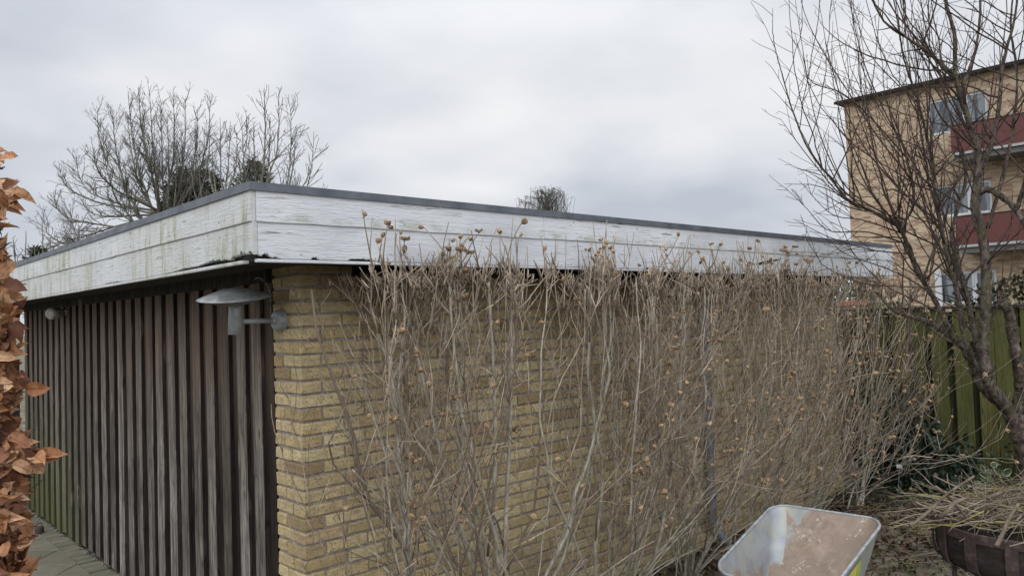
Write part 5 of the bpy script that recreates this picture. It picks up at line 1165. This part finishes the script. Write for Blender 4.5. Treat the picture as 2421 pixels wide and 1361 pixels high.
mb = MB(); mb.box((AX + .5, yend + .2, .1), (AX + .55, yc - .2, ztop - .1)); mb.build('room_partition', 'concrete_slab', ap)
BXP = AX - 1.1
for k, (ul, vt, vb) in enumerate(((2248, 300, 366), (2262, 514, 583))):
    zt_, zb_ = A(ul, vt, BXP)[2], A(ul, vb, BXP)[2]; yl = A(ul, (vt + vb) / 2, BXP)[1]
    t1 = MB(); t1.box((BXP, -9.5, zb_ + .03), (BXP + .04, yl, zt_)); t1.box((BXP + .041, yl - .04, zb_ + .03), (AX, yl, zt_)); bo = t1.build('balcony', 'red_cladding', ap)
    t1 = MB(); t1.box((BXP - .02, -9.5, zb_ - .04), (BXP + .06, yl + .02, zb_ + .028)); t1.build('balcony_edge', 'balcony_paint', bo)
    t1 = MB(); t1.box((BXP + .061, -9.5, zb_ - .2), (AX + .02, yl - .05, zb_ + .02)); t1.build('balcony_slab', 'concrete_slab', bo)
    t1 = MB(); t1.box((BXP - .01, -9.5, zt_), (BXP + .05, yl, zt_ + .035)); t1.build('handrail', 'dark_wood', bo)
t1 = MB(); q = A(2221, 668, AX - .05); t1.box((AX - .06, q[1] - .06, .2), (AX - .003, q[1] + .12, q[2] + .4)); t1.build('door_frame', 'window_white', ap)
# planting between fence and block
leafy('clipped_bush', 'clipped dark green bush rising over the fence beyond the garage corner', 'bush', (11.2, 2.6, 0), [((11.2, 2.5, 1.35), (1.0, .95, .95)), ((11.0, 1.6, 1.2), (.8, .8, .75)), ((11.4, 3.2, 1.1), (.8, .8, .8))], 9000, .075, L_SIMPLE, 'yew_leaf', 16, sr=.03)
leafy('evergreen_bush', 'wide dark bush before the ground floor of the apartment block', 'bush', (16, -1.0, 0), [((16, -1.2, 1.6), (1.6, 2.0, 1.5)), ((16.2, .8, 1.25), (1.4, 1.4, 1.1)), ((15.6, -3.4, 1.5), (1.5, 1.6, 1.4))], 12000, .11, L_SIMPLE, 'conifer_leaf', 20, sr=.03)
leafy('evergreen_bush', 'grey-green bush farther along, half hidden by the thick fruit tree stems', 'bush', (14, -4.6, 0), [((14, -4.6, 1.3), (1.4, 1.6, 1.2)), ((13.4, -5.8, 1.2), (1.2, 1.3, 1.1))], 6000, .10, L_SIMPLE, 'dry_hedge_leaf', 16, sr=.03)
# small brick pier with a tiled cap at the fence end
gp = thing('brick_pier', 'small brick pier with an orange tiled cap at the end of the fence', 'pier', (8.05, .55, 0)); q = onx(2005, 716, 8.0)
mb = MB(); mb.box((7.9, q[1] - .14, 0), (8.15, q[1] + .16, q[2] - .04), .004); mb.build('shaft', 'block_brick', gp)
mat('red_tile', lambda g: dict(col=g.mix(g.noise(g.obj(), 14, 3), (.30, .12, .08), (.42, .20, .14)), rough=.8)); mb = MB()
for k in range(4): mb.box((7.86, q[1] - .18 + .095 * k, q[2] - .039), (8.19, q[1] - .09 + .095 * k, q[2] + .035 - .008 * (k % 2)), .008)
mb.build('cap_tiles', 'red_tile', gp)
